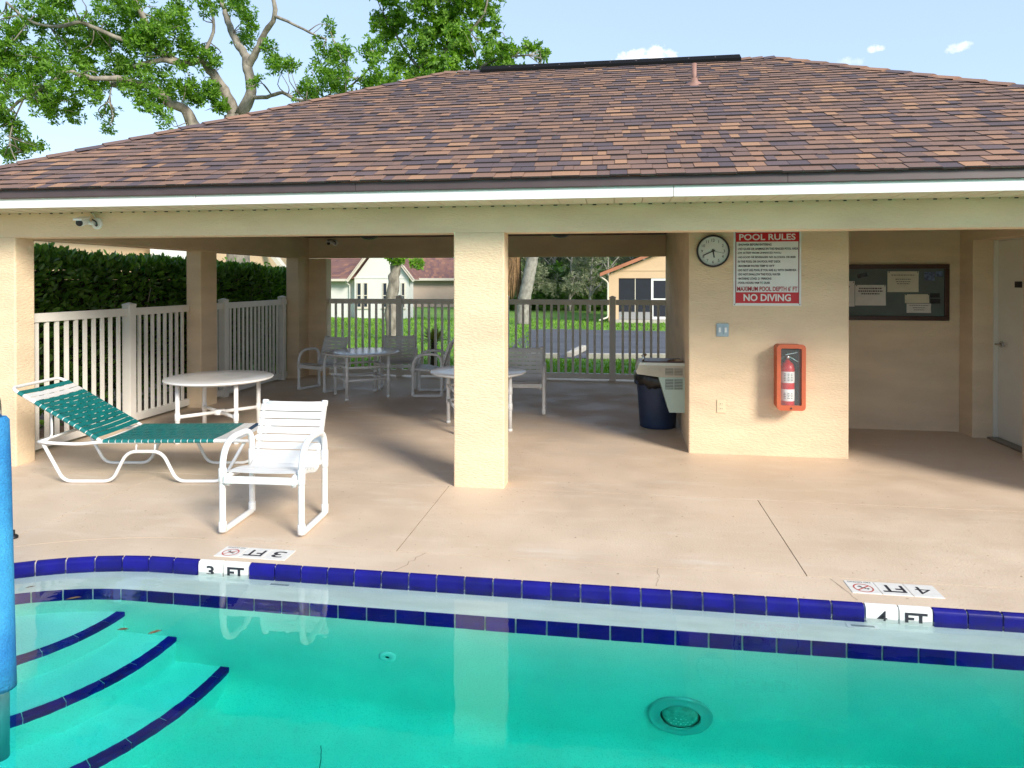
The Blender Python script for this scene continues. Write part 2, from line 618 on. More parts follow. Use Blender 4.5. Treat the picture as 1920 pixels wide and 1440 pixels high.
def shingle_mat(name, source):
    mt = bpy.data.materials.new(name)
    mt.use_nodes = True
    n, l = mt.node_tree.nodes, mt.node_tree.links
    b = n['Principled BSDF']
    b.inputs['Roughness'].default_value = 0.9
    b.inputs['Specular IOR Level'].default_value = 0.25
    g = n.new('ShaderNodeNewGeometry')
    if source == 'object':
        src = n.new('ShaderNodeObjectInfo').outputs['Random']
    elif source == 'island':
        src = g.outputs['Random Per Island']
    else:
        br = n.new('ShaderNodeTexVoronoi')
        br.inputs['Scale'].default_value = 5
        l.new(g.outputs['Position'], br.inputs['Vector'])
        sp = n.new('ShaderNodeSeparateColor')
        l.new(br.outputs['Color'], sp.inputs[0])
        src = sp.outputs[0]
    r = n.new('ShaderNodeValToRGB')
    r.color_ramp.interpolation = 'CONSTANT'
    tones = [(0.0, (.098, .075, .083)), (.09, (.125, .090, .092)), (.22, (.165, .106, .090)), (.44, (.195, .120, .094)),
             (.64, (.225, .133, .096)), (.82, (.28, .158, .105)), (.93, (.335, .19, .115))]
    e = r.color_ramp.elements
    e[0].position, e[0].color = tones[0][0], (*tones[0][1], 1)
    e[1].position, e[1].color = tones[1][0], (*tones[1][1], 1)
    for p, cc in tones[2:]:
        q = e.new(p)
        q.color = (*cc, 1)
    l.new(src, r.inputs[0])
    t = n.new('ShaderNodeTexNoise')
    t.inputs['Scale'].default_value = 130
    t.inputs['Detail'].default_value = 3
    l.new(g.outputs['Position'], t.inputs['Vector'])
    t2 = n.new('ShaderNodeTexNoise')
    t2.inputs['Scale'].default_value = 1.3
    l.new(g.outputs['Position'], t2.inputs['Vector'])
    a = n.new('ShaderNodeMath')
    a.operation = 'MULTIPLY_ADD'
    l.new(t.outputs['Fac'], a.inputs[0])
    a.inputs[1].default_value = 0.75
    a.inputs[2].default_value = 0.55
    a2 = n.new('ShaderNodeMath')
    a2.operation = 'MULTIPLY_ADD'
    l.new(t2.outputs['Fac'], a2.inputs[0])
    a2.inputs[1].default_value = 0.3
    l.new(a.outputs[0], a2.inputs[2])
    hs = n.new('ShaderNodeHueSaturation')
    l.new(r.outputs[0], hs.inputs['Color'])
    l.new(a2.outputs[0], hs.inputs['Value'])
    l.new(hs.outputs[0], b.inputs['Base Color'])
    bp = n.new('ShaderNodeBump')
    bp.inputs['Strength'].default_value = .5
    bp.inputs['Distance'].default_value = .004
    l.new(t.outputs['Fac'], bp.inputs['Height'])
    l.new(bp.outputs[0], b.inputs['Normal'])
    return mt


M['shingle'] = shingle_mat('shingle', 'object')
M['shingle_mass'] = shingle_mat('shingle_mass', 'island')
M['shingle_far'] = shingle_mat('shingle_far', 'cells')
roof = pb(m, 'roof', 'shingle_far')

# shingle tabs course by course on the front slope; slope coordinates: x along the eave, s up the slope
SL = sqrt((RY - BY0) ** 2 + (RZ - ZE) ** 2)
uy, uz = (RY - BY0) / SL, (RZ - ZE) / SL          # up-slope unit vector (0, uy, uz)
ny, nz = -uz, uy                                   # outward normal


def sp_(x, s, h):
    return (x, BY0 + uy * s + ny * h, ZE + uz * s + nz * h)


def hipx(s):
    t = s / SL
    return BX0 + (RX0 - BX0) * t, BX1 + (RX1 - BX1) * t


EXPO = 0.117
tabs = []
courses = int(SL / EXPO) + 1
srng = random.Random(23)
for i in range(courses):
    s0 = i * EXPO - .012
    s1 = min(s0 + EXPO + .03, SL)
    xa, xb = hipx(max(0, s0))
    x = xa - srng.uniform(0, .2)
    while x < xb:
        w = srng.choice([.07, .09, .105, .12, .135, .15, .17, .20])
        raise_ = srng.choice([0.0, 0.0, .003, .0045])
        tabs.append((i, x, x + w, s0, s1, raise_))
        x += w
mass = MB()
slope_rot = math.atan2(uz, uy)
unit = MB().add([(0, 0, .0135), (1, 0, .0135), (1, 1, .0015), (0, 1, .0015), (0, 0, .002), (1, 0, .002)],
                [(0, 1, 2, 3), (4, 5, 1, 0), (4, 0, 3), (5, 2, 1)]).mesh('shingle')
unit.materials.append(M['shingle'])
M['asphalt_edge'] = mat('asphalt_edge', (.035, .028, .028), .95)
unit.materials.append(M['asphalt_edge'])
unit.polygons[1].material_index = 1
shown = 0
for (i, xa, xb, s0, s1, rz) in tabs:
    l0, r0 = hipx(max(0, s0))
    l1, r1 = hipx(s1)
    # in view and clear of the hips: an object of its own
    inner = xa > max(l0, l1) + .02 and xb < min(r0, r1) - .02
    depth = BY0 + uy * s0
    right_lim = 0.575 * depth + .1
    left_lim = -1.03 * depth - .1
    if inner and shown < 300 and xb > left_lim and xa < right_lim:
        o = inst('shingle', unit, roof, sp_(xa + .0015, s0, .002 + rz), rot=(slope_rot, 0, 0), scale=(xb - xa - .003, s1 - s0, 1))
        shown += 1
        continue
    al, bl = max(xa, l0), min(xb, r0)
    au, bu = max(xa, l1), min(xb, r1)
    if bl - al < .01 and bu - au < .01:
        continue
    if bl < al: bl = al = (al + bl) / 2
    if bu < au: bu = au = (au + bu) / 2
    mass.add([sp_(al + .001, s0, .0155 + rz), sp_(bl - .001, s0, .0155 + rz), sp_(bu - .001, s1, .0035 + rz), sp_(au + .001, s1, .0035 + rz), sp_(al, s0, .002), sp_(bl, s0, .002)],
             [(0, 1, 2, 3), (4, 5, 1, 0), (4, 0, 3), (5, 2, 1)])
ms_ = mass.build('shingle_field', 'shingle_mass', roof)
ms_.data.materials.append(M['asphalt_edge'])
for _i in range(1, len(ms_.data.polygons), 4):
    ms_.data.polygons[_i].material_index = 1
tag(ms_, kind='stuff')

# hip and ridge caps: folded pieces laid one over the other


def caps(a, b, n1, n2, count, name):
    a, b = Vector(a), Vector(b)
    t = (b - a) / count
    tn = t.normalized()
    n1, n2 = Vector(n1).normalized(), Vector(n2).normalized()
    s1 = n1.cross(tn); s1 = s1 if s1.dot(n2) < 0 else -s1
    s2 = n2.cross(tn); s2 = s2 if s2.dot(n1) < 0 else -s2
    up = (n1 + n2).normalized()
    W = .13
    for i in range(count):
        p0, p1 = a + t * i, a + t * (i + 1.16)
        hl, hh = .030, .016
        vs = []
        for p, hgt in ((p0, hl), (p1, hh)):
            vs += [p + s1 * W + n1 * (hgt - .004), p + s1 * .02 + n1 * (hgt + .001), p + s2 * .02 + n2 * (hgt + .001), p + s2 * W + n2 * (hgt - .004)]
        for q in (0, 1, 2, 3):
            vs.append(Vector(vs[q]) - up * .016)
        o = MB().add(vs, [(0, 1, 5, 4), (1, 2, 6, 5), (2, 3, 7, 6), (8, 9, 1, 0), (9, 10, 2, 1), (10, 11, 3, 2)])
        o.build(name, 'shingle', roof)


nf = (0, ny, nz)
mleft = (RZ - ZE) / (RX0 - BX0)
nleft = (-mleft, 0, 1)
mright = (RZ - ZE) / (BX1 - RX1)
nright = (mright, 0, 1)
caps((BX0, BY0, ZE), (RX0, RY, RZ), nf, nleft, 24, 'hip_cap')
caps((BX1, BY0, ZE), (RX1, RY, RZ), nf, nright, 24, 'hip_cap')
nb = (0, -ny, nz)
caps((RX0, RY, RZ), (-1.62, RY, RZ), nf, nb, 3, 'ridge_cap')
caps((RX1, RY, RZ), (1.46, RY, RZ), nf, nb, 3, 'ridge_cap')
# black ridge vent
v = MB()
v.add([(xx, RY + yy, RZ + zz) for xx in (-1.66, 1.47) for yy, zz in ((-.16, -.075), (-.165, -.03), (-.05, .047), (.05, .047), (.165, -.03), (.16, -.075))],
      [(0, 1, 7, 6), (1, 2, 8, 7), (2, 3, 9, 8), (3, 4, 10, 9), (4, 5, 11, 10), (0, 6, 11, 5), (5, 4, 3, 2, 1, 0), (6, 7, 8, 9, 10, 11)])
v.build('ridge_vent', mat('vent_black', (.008, .008, .009), .85, spec=.1), roof)
for xx in [-1.3 + .31 * q for q in range(9)]:
    MB().lathe([(0, .006), (.010, .006), (.012, 0)], 8, Matrix.Translation((xx, RY - .105, RZ + .006)) @ Matrix.Rotation(radians(35), 4, 'X')).build('vent_nail', 'drip_metal', roof)
# plumbing vent pipe with its flashing collar
M['pipe_brown'] = mat('pipe_brown', (.30, .16, .125), .6, var=.1)
py = 7.36
pz = ZE + (py - BY0) * uz / uy
MB().tube([(0.815, py, pz - .05), (0.815, py, pz + .225)], .026, 14).build('vent_pipe', 'pipe_brown', roof)
MB().lathe([(.085, 0), (.04, .03), (.028, .07), (.027, .07)], 18, Matrix.Translation((.815, py, pz + .012)) @ Matrix.Rotation(-.48 + .97, 4, 'X')).build('pipe_flashing', 'pipe_brown', roof)

# ------------------------------------------------------------------ things on the walls
YB = 6.63                       # face of the restroom block
# clock
M['clock_white'] = mat('clock_white', (.70, .72, .70), .5)
ck = empty('wall_clock', 'round white wall clock with black rim beside the pool rules sign', 'clock', (0.909, YB, 1.905))
R90 = Matrix.Rotation(pi / 2, 4, 'X')
MB().lathe([(.148, 0), (.152, .012), (.150, .030), (.144, .036), (.136, .032), (.135, .018)], 48, R90).build('rim', 'black_plastic', ck)
MB().lathe([(.136, .012), (.0, .012)], 48, R90).build('dial', 'clock_white', ck)
for hnum in range(1, 13):
    a = radians(90 - 30 * hnum)
    text(str(hnum), .026, 'black_text', ck, (.101 * cos(a), -.0145, .101 * sin(a)), UPRIGHT)
for ang, ln, wd, nm in ((30 * (5 + 41 / 60.), .062, .006, 'hour_hand'), (41 * 6, .098, .0045, 'minute_hand'), (17 * 6, .10, .0016, 'second_hand')):
    a = radians(ang)
    MB().box(-wd, wd, -.018, -.0165, -.02, ln, Matrix.Rotation(a, 4, 'Y')).build(nm, 'black_text', ck)
gl = bpy.data.materials.new('clear_glass')
gl.use_nodes = True
_b = gl.node_tree.nodes['Principled BSDF']
_b.inputs['Roughness'].default_value = .04
_b.inputs['Alpha'].default_value = .05
_b.inputs['Base Color'].default_value = (.9, .95, .95, 1)
M['clear_glass'] = gl

# pool rules sign
SX0, SX1, SZ0, SZ1 = 1.094, 1.697, 1.395, 2.105
sg = empty('pool_rules_sign', 'white and red pool rules sign with no diving band', 'sign', ((SX0 + SX1) / 2, YB, SZ0))
hw = (SX1 - SX0) / 2
hh = SZ1 - SZ0
sgb = MB().bbox(-hw, hw, -.006, -.001, 0, hh, b=.002)
sgb.build('panel', 'sign_white', sg)
MB().box(-hw + .022, hw - .022, -.0075, -.0062, hh - .115, hh - .03).build('red_band', 'red_paint', sg)
MB().box(-hw + .022, hw - .022, -.0075, -.0062, .024, .125).build('red_band', 'red_paint', sg)
bd = MB()
for (a, b_, c_, d_) in ((-hw + .018, -hw + .026, .02, hh - .025), (hw - .026, hw - .018, .02, hh - .025)):
    MB().box(a, b_, -.0072, -.0061, c_, d_).build('border', 'maroon_text', sg)
text('POOL RULES', .058, 'sign_white', sg, (0, -.0085, hh - .072), UPRIGHT, width=.50, bold=.022)
text('NO DIVING', .066, 'sign_white', sg, (0, -.0085, .076), UPRIGHT, width=.42, bold=.026)
text("MAXIMUM POOL DEPTH 6' FT", .044, 'red_text', sg, (0, -.0085, .158), UPRIGHT, width=.535, bold=.022)
rules = [('-SHOWER BEFORE ENTERING', .30), ('-NO GLASS OR ANIMALS IN THE FENCED POOL AREA', .535), (' (OR 50 FEET FROM UNFENCED POOL)', .385), ('-NO FOOD OR BEVERAGES, NO ALCOHOL OR BEER', .515),
         ('  IN THE POOL OR ON POOL WET DECK', .38), ('-MAXIMUM WATER TEMP IS 104\u00b0F', .325), ('-DO NOT USE POOL IF YOU ARE ILL WITH DIARRHEA', .52), ('-DO NOT SWALLOW THE POOL WATER', .38),
         ('-BATHING LOAD: 21 PERSONS', .30), ('-POOL HOURS: 9AM TO DUSK', .29)]
for i, (t, wd) in enumerate(rules):
    text(t, .021, 'black_text', sg, (-hw + .04 + wd / 2, -.0085, hh - .142 - i * .0395), UPRIGHT, width=wd, bold=.022)
for xx in (-hw + .012, hw - .012):
    MB().lathe([(.005, 0), (.004, .003), (0, .003)], 8, Matrix.Translation((xx, -.0062, .012)) @ R90).build('screw', 'black_plastic', sg)

# switch plate
M['blue_grey'] = mat('blue_grey', (.36, .43, .48), .35, metal=.3, var=.08)
sw = empty('light_switch', 'grey two gang weatherproof switch plate under the clock', 'switch', (0.997, YB, 1.105))
MB().bbox(-.056, .056, -.012, -.001, 0, .122, b=.003).build('plate', 'blue_grey', sw)
for xx in (-.027, .027):
    MB().bbox(xx - .02, xx + .02, -.019, -.0125, .022, .1, b=.002).build('rocker_cover', 'blue_grey', sw)
    MB().box(xx - .009, xx + .009, -.0225, -.0195, .04, .085).build('rocker', 'plastic_white', sw)
# outlet
ot = empty('power_outlet', 'small cream power outlet low on the stucco block', 'outlet', (0.987, YB, .39))
M['outlet_cream'] = mat('outlet_cream', (.74, .62, .42), .45)
MB().bbox(-.038, .038, -.008, -.001, 0, .122, b=.002).build('plate', 'outlet_cream', ot)
for zz in (.028, .072):
    sck = MB().bbox(-.02, .02, -.0115, -.0085, zz, zz + .026, b=.002).build('socket', 'outlet_cream', ot)
    MB().box(-.009, -.006, -.0125, -.0118, zz + .008, zz + .018).box(.006, .009, -.0125, -.0118, zz + .008, zz + .018).build('slot', 'dark', sck)

# fire extinguisher cabinet and extinguisher
M['cabinet_orange'] = mat('cabinet_orange', (.52, .115, .048), .5, var=.1, scale=9)
CX, CZ = 1.5745, .455
cw, chh = .124, .597
cb = empty('extinguisher_cabinet', 'faded orange fire extinguisher cabinet on the stucco block', 'cabinet', (CX, YB, CZ))


def rrect(w, z0, z1, r, n=5):
    pts = []
    for (cx, cz, a0) in ((w - r, z1 - r, 0), (-w + r, z1 - r, 90), (-w + r, z0 + r, 180), (w - r, z0 + r, 270)):
        for k in range(n + 1):
            a = radians(a0 + 90 * k / n)
            pts.append((cx + r * cos(a), cz + r * sin(a)))
    return pts


def ring_y(outer, inner, y0, y1):
    n = len(outer)
    m = MB()
    vs = [(p[0], y, p[1]) for y in (y0, y1) for p in outer] + [(p[0], y, p[1]) for y in (y0, y1) for p in inner]
    fs = []
    for i in range(n):
        j = (i + 1) % n
        fs += [(i, j, n + j, n + i), (2 * n + i, 3 * n + i, 3 * n + j, 2 * n + j), (n + i, n + j, 3 * n + j, 3 * n + i), (i, 2 * n + i, 2 * n + j, j)]
    return m.add(vs, fs)


hous = ring_y(rrect(cw - .008, .006, chh - .006, .032), rrect(cw - .022, .02, chh - .02, .026), -.002, -.135)
hous.build('housing', 'cabinet_orange', cb)
M['cabinet_dark'] = mat('cabinet_dark', (.03, .024, .028), .6)
MB().box(-cw + .02, cw - .02, -.006, -.002, .02, chh - .02).build('back_panel', 'cabinet_dark', cb)
ring_y(rrect(cw, 0, chh, .036), rrect(cw - .034, .046, chh - .036, .012), -.137, -.165).build('door_frame', 'cabinet_orange', cb)
MB().box(-cw + .034, cw - .034, -.150, -.148, .046, chh - .036).build('window', 'clear_glass', cb)
MB().lathe([(.008, 0), (.008, .006), (0, .006)], 10, Matrix.Translation((.0, -.165, .022)) @ R90).build('lock', 'drip_metal', cb)
ex = empty('fire_extinguisher', 'red fire extinguisher with white label inside the orange cabinet', 'extinguisher', (CX - .012, YB - .075, CZ + .03))
MB().lathe([(.058, 0), (.062, .01), (.062, .345), (.05, .385), (.022, .405), (.018, .42), (0, .42)], 32).build('cylinder_body', 'red_paint', ex)
MB().lathe([(.0625, .05), (.0632, .052), (.0632, .155), (.0625, .157)], 32).lathe([(.0625, .215), (.0632, .217), (.0632, .315), (.0625, .317)], 32).build('paper_label', 'sign_white', ex)
pr = MB()
for zz in (.075, .09, .105, .12, .235, .25, .265, .28, .295):
    for xx in (-.6, -.1, .35):
        a = -pi / 2 + xx
        w_ = RNG.uniform(.006, .012)
        pr.box(-w_, w_, -.0645, -.0638, zz, zz + .005, Matrix.Rotation(xx, 4, 'Z'))
pr.build('label_print', 'black_text', ex)
MB().tube([(0, 0, .42), (0, 0, .462)], .016, 12).lathe([(.0, .0), (.017, .0), (.017, .012), (0, .012)], 14, Matrix.Translation((0, -.014, .445)) @ R90).build('valve', 'steel', ex)
MB().box(-.02, .088, -.008, .008, -.004, .004, Matrix.Translation((0, 0, .47)) @ Matrix.Rotation(-.22, 4, 'Y')).build('lever', 'steel', ex)
MB().box(.0, .098, -.008, .008, -.004, .004, Matrix.Translation((0.01, 0, .452)) @ Matrix.Rotation(.55, 4, 'Y')).build('carry_handle', 'steel', ex)
MB().tube(fillet([(-.016, 0, .45), (-.05, -.01, .448), (-.072, -.015, .40), (-.074, -.015, .2), (-.07, -.015, .12)], .03), .008, 8).build('hose', 'black_plastic', ex)

# notice board on the recessed wall and what is pinned to it
YW = 8.0
bb = empty('notice_board', 'grey notice board with dark wood frame on the recessed wall', 'notice board', (2.93, YW, 1.195))
M['board_frame'] = mat('board_frame', (.055, .022, .013), .5, var=.25, scale=18, stretch=(1, 1, 4))
M['board_felt'] = mat('board_felt', (.11, .135, .125), .9, var=.1, scale=5, bump=.3, bump_scale=200)
BWd, BH = .63, .61
MB().box(-BWd + .04, BWd - .04, -.012, -.002, .04, BH - .04).build('felt_panel', 'board_felt', bb)
for (a, b_, c_, d_) in ((-BWd, BWd, 0, .048), (-BWd, BWd, BH - .048, BH), (-BWd, -BWd + .048, .0485, BH - .0485), (BWd - .048, BWd, .0485, BH - .0485)):
    MB().bbox(a, b_, -.03, -.002, c_, d_, b=.005).build('frame_rail', 'board_frame', bb)
M['paper'] = mat('paper', (.62, .58, .53), .7, var=.04, scale=14, bump=.2, bump_scale=14)
M['paper_cream'] = mat('paper_cream', (.60, .55, .42), .7, var=.04, scale=12, bump=.2, bump_scale=12)
M['paper_print'] = mat('paper_print', (.09, .05, .06), .8)
M['photo_blue'] = mat('photo_blue', (.10, .13, .22), .4, var=.6, scale=40)


def px_board(px, py):          # board-face position of a spot measured on the notice board
    return (3.555 - (1778 - px) * .00592, 1.80 - (py - 497) * .00592)


def sheet(name, label, p0, p1, material, lines=(), tilt=0.0, group=None, cat='paper', pins=1):
    x0, z1 = px_board(*p0)
    x1, z0 = px_board(*p1)
    w_, h_ = x1 - x0, z1 - z0
    e_ = empty(name, label, cat, ((x0 + x1) / 2, YW - .0125, (z0 + z1) / 2), group=group)
    e_.rotation_euler = (0, tilt, 0)
    m_ = MB()
    nx, nz_ = 6, 4
    vs, fs = [], []
    for j in range(nz_ + 1):
        for i in range(nx + 1):
            cx_, cz_ = i / nx - .5, j / nz_ - .5
            vs.append((cx_ * w_, -.003 - .006 * abs(cx_) * abs(cz_) * 4 * RNG.uniform(.3, 1.3), cz_ * h_))
    for j in range(nz_):
        for i in range(nx):
            a = j * (nx + 1) + i
            fs.append((a, a + 1, a + nx + 2, a + nx + 1))
    o = len(vs)
    vs += [(-w_ / 2, -.0008, -h_ / 2), (w_ / 2, -.0008, -h_ / 2), (w_ / 2, -.0008, h_ / 2), (-w_ / 2, -.0008, h_ / 2)]
    fs.append((o + 3, o + 2, o + 1, o))
    m_.add(vs, fs)
    m_.build('page', material, e_)
    if lines:
        pr_ = MB()
        for (zz, wd, th) in lines:
            x = -wd / 2
            while x < wd / 2:
                ww = RNG.uniform(.015, .04)
                pr_.box(x * w_, min(x + ww / w_ * .6, wd / 2) * w_, -.0095, -.0093, (zz - th / 2) * h_, (zz + th / 2) * h_)
                x += ww / w_ * .6 + .018
        pr_.build('printed_lines', 'paper_print', e_)
    if pins:
        for sx in (-.46, .46):
            MB().lathe([(.005, 0), (.006, .004), (0, .006)], 8, Matrix.Translation((sx * w_, -.009, .46 * h_)) @ R90).build('pin', 'black_plastic', e_)
    return e_


sheet('notice_sheet', 'notice sheet half hidden by the stucco block at the board edge', (1560, 527), (1617, 574), 'paper', [(.28, .7, .05), (.12, .5, .03), (.02, .6, .03)])
sheet('notice_sheet', 'creased notice sheet in a plastic sleeve with three printed lines', (1618, 534), (1671, 572), 'paper', [(.33, .76, .06), (.2, .8, .06), (.07, .6, .06)])
sheet('notice_sheet', 'cream notice sheet pinned highest on the notice board', (1674, 509), (1727, 547), 'paper_cream', [(.32, .76, .035), (.12, .5, .035), (.0, .45, .03), (-.1, .4, .03)])
sheet('notice_card', 'plain cream card pinned above the printed receipt', (1704, 551), (1745, 567), 'paper_cream', (), tilt=-.01, cat='card')
sheet('notice_card', 'white printed receipt card lowest on the notice board', (1707, 568), (1748, 585), 'paper', [(.3, .8, .05), (.05, .5, .06), (-.18, .4, .06)], cat='card', pins=0)
sheet('notice_card', 'upper of two small black business cards on the notice board', (1747, 549), (1763, 557), 'black_plastic', (), cat='card', pins=0)
sheet('notice_card', 'lower of two small black business cards on the notice board', (1747, 559), (1764, 568), 'black_plastic', (), cat='card', pins=0)
sheet('notice_card', 'small bluish photo card in the upper corner of the notice board', (1737, 510), (1754, 526), 'photo_blue', (), cat='card', pins=0)
sheet('notice_card', 'small grey photo card at the frame corner of the notice board', (1756, 509), (1768, 519), 'photo_blue', (), cat='card', pins=0)
sheet('pen_holder', 'small black holder hanging tilted on the notice board', (1622, 513), (1639, 520), 'black_plastic', (), tilt=-.25, cat='holder', pins=0)


# security cameras
def sec_cam(label, loc, yaw, pitch, sc=1.0):
    e_ = empty('security_camera', label, 'camera', loc, group='security cameras of the pavilion')
    MB().lathe([(.05, 0), (.05, .012), (.04, .02), (0, .02)], 24, R90).build('mount_plate', 'plastic_white', e_)
    MB().tube([(0, -.018, 0), (-.02, -.05, 0), (-.035, -.07, 0)], .017, 12).build('mount_arm', 'plastic_white', e_)
    MB().tube(fillet([(0, -.024, -.02), (.028, -.04, -.026), (.03, -.05, .01), (-.005, -.055, .03)], .02), .006, 8).build('cable', 'black_plastic', e_)
    mt = Matrix.Translation((-.055, -.085, .01)) @ Matrix.Rotation(yaw, 4, 'Z') @ Matrix.Rotation(pitch, 4, 'X')
    MB().lathe([(.0, -.05), (.024, -.05), (.031, -.035), (.031, .08), (0, .08)], 24, mt @ R90).build('body', 'plastic_white', e_)
    MB().bbox(-.036, .036, -.11, .04, .022, .04, b=.006, mtx=mt).build('sun_shield', 'plastic_white', e_)
    MB().lathe([(.028, .0), (.028, .003), (.014, .002), (.013, .006), (0, .008)], 24, mt @ Matrix.Translation((0, -.081, 0)) @ R90).build('lens', 'black_plastic', e_)
    return e_


sec_cam('white security camera on the front beam above the lounger', (-4.385, YF, 2.118), .25, .22)
sec_cam('small security camera inside on the rear beam', (-4.72, 11.10, 2.27), .1, .3)
# thin cable rising from the camera plate into the soffit
tag(MB().tube(fillet([(-4.40, YF - .008, 2.165), (-4.41, YF - .01, 2.19), (-4.43, YF - .008, 2.212)], .02), .004, 6).build('camera_cable', 'plastic_white'), 'thin white cable from security camera into the soffit', 'cable')

# dark ceiling lamps peeping under the front beam
for (lx, ly, lab) in ((-3.60, 9.70, 'dark dome ceiling lamp over the farthest round table'), (-.76, 9.66, 'dark dome ceiling lamp between column and restroom block')):
    e_ = empty('ceiling_lamp', lab, 'lamp', (lx, ly, CEIL + .03), group='ceiling lamps under the pavilion')
    MB().lathe([(.17, 0), (.17, -.05), (.155, -.06)], 32).build('base', 'black_plastic', e_)
    MB().lathe([(.15, -.05), (.145, -.13), (.12, -.185), (.07, -.212), (0, -.22)], 32).build('dome', mat('lamp_dome', (.09, .08, .075), .25), e_)

# ================================================================== POOL
def smooth_curve(pts, n=6):
    a, b, c = [Vector(p) for p in pts]
    return [a * (1 - t) ** 2 + b * 2 * t * (1 - t) + c * t * t for t in [k / n for k in range(n + 1)]]


ZW = -0.060                    # water level
ZLEDGE = -0.115
PCX, PCY, PR = -2.60, 1.955, 1.70      # centre and radius of the rounded pool corner
PX1, PY0 = 6.6, -5.0


def outline(off, n=22):
    """pool outline moved outwards by off (negative = inwards), clockwise from the far right"""
    pts = [(PX1 + off, PCY + PR + off)]
    x = PX1
    for k in range(n + 1):
        a = pi / 2 + (pi / 2) * k / n
        pts.append((PCX + (PR + off) * cos(a), PCY + (PR + off) * sin(a)))
    pts.append((PCX - PR - off, PY0 - off))
    pts.append((PX1 + off, PY0 - off))
    return pts


def ring(o_out, o_in, z, m=None, zin=None):
    m = m or MB()
    a, b = outline(o_out), outline(o_in)
    n = len(a)
    m.add([(p[0], p[1], z) for p in a] + [(p[0], p[1], z if zin is None else zin) for p in b], [(i, (i + 1) % n, n + (i + 1) % n, n + i) for i in range(n)])
    return m


def skirt(off, z0, z1, m=None, inward=True):
    m = m or MB()
    a = outline(off)
    n = len(a)
    m.add([(p[0], p[1], z1) for p in a] + [(p[0], p[1], z0) for p in a], [(i, (i + 1) % n, n + (i + 1) % n, n + i) for i in range(n)])
    return m


M['tile_blue'] = mat('tile_blue', (.006, .004, .155), .22, var=.25, scale=9, per_object=.18, bump=.06, bump_scale=25, spec=.35)
M['tile_navy'] = mat('tile_navy', (.008, .003, .20), .5, var=.25, scale=9, per_object=.2, spec=.1)
M['tile_white'] = mat('tile_white', (.78, .78, .75), .18, var=.03, coat=.3)
M['grout'] = mat('grout', (.60, .60, .58), .8, var=.1, scale=20)
M['ledge'] = mat('ledge', (.68, .70, .66), .8, color2=(.80, .82, .79), scale=6, stretch=(.6, 2.2, 1), fine=.1, bump=.2, bump_scale=50)

# pool plaster: white aggregate with fine dark specks
pm = bpy.data.materials.new('plaster')
pm.use_nodes = True
n_, l_ = pm.node_tree.nodes, pm.node_tree.links
g_ = n_.new('ShaderNodeNewGeometry')
v_ = n_.new('ShaderNodeTexNoise'); v_.inputs['Scale'].default_value = 130; v_.inputs['Detail'].default_value = 3
l_.new(g_.outputs['Position'], v_.inputs['Vector'])
v2_ = n_.new('ShaderNodeTexNoise'); v2_.inputs['Scale'].default_value = 2.0; v2_.inputs['Detail'].default_value = 4
l_.new(g_.outputs['Position'], v2_.inputs['Vector'])
r_ = n_.new('ShaderNodeValToRGB')
r_.color_ramp.elements[0].position = .30; r_.color_ramp.elements[0].color = (.62, .70, .63, 1)
r_.color_ramp.elements[1].position = .5; r_.color_ramp.elements[1].color = (.76, .83, .76, 1)
l_.new(v_.outputs['Fac'], r_.inputs[0])
h_ = n_.new('ShaderNodeHueSaturation')
mr_ = n_.new('ShaderNodeMapRange'); mr_.inputs[3].default_value = .72; mr_.inputs[4].default_value = 1.18
l_.new(v2_.outputs['Fac'], mr_.inputs[0]); l_.new(mr_.outputs[0], h_.inputs['Value']); l_.new(r_.outputs[0], h_.inputs['Color'])
l_.new(h_.outputs[0], n_['Principled BSDF'].inputs['Base Color'])
n_['Principled BSDF'].inputs['Roughness'].default_value = .85
M['plaster'] = pm
ps = pm.copy()
ps.name = 'plaster_step'
for nd in ps.node_tree.nodes:
    if nd.type == 'VALTORGB':
        nd.color_ramp.elements[0].color = (.72, .76, .72, 1)
        nd.color_ramp.elements[1].color = (.88, .90, .87, 1)
M['plaster_step'] = ps

IN1, IN2 = -.012, -.232        # face of the waterline tiles, edge of the ledge
shell = MB()
# inner wall below the tile band, then the sloping floor
fl = outline(IN2)
floor_z = lambda x: -1.16 - .05 * max(0, x + 1.5)
nfl = len(fl)
rings = [[(p[0], p[1], -.27) for p in fl]]
CR = .17                      # coved foot of the wall
for k in range(9):
    a = pi / 2 * k / 8
    rings.append([(p[0], p[1], floor_z(p[0]) + CR * (1 - sin(a))) for p in outline(IN2 - CR * (1 - cos(a)))])
vs_, fs_ = [], []
for r in rings:
    vs_ += r
for k in range(len(rings) - 1):
    fs_ += [(k * nfl + i, k * nfl + (i + 1) % nfl, (k + 1) * nfl + (i + 1) % nfl, (k + 1) * nfl + i) for i in range(nfl)]
tri = tessellate_polygon([[Vector((p[0], p[1], 0)) for p in rings[-1]]])
fs_ += [tuple(i + (len(rings) - 1) * nfl for i in t) for t in tri]
shell.add(vs_, fs_, True)
pool = shell.build('swimming_pool', 'plaster')
tag(pool, 'rounded corner swimming pool lined with white plaster and blue tile bands', kind='structure')
# the ledge (rim gutter shelf) with a fold at its inner edge
ring(.05, IN2 - .0, ZLEDGE).build('ledge', 'ledge', pool)
skirt(IN1 + .016, -.2, -.004).build('grout_band', 'grout', pool)
skirt(IN2 + .001, -.285, ZLEDGE).build('grout_band', 'grout', pool)
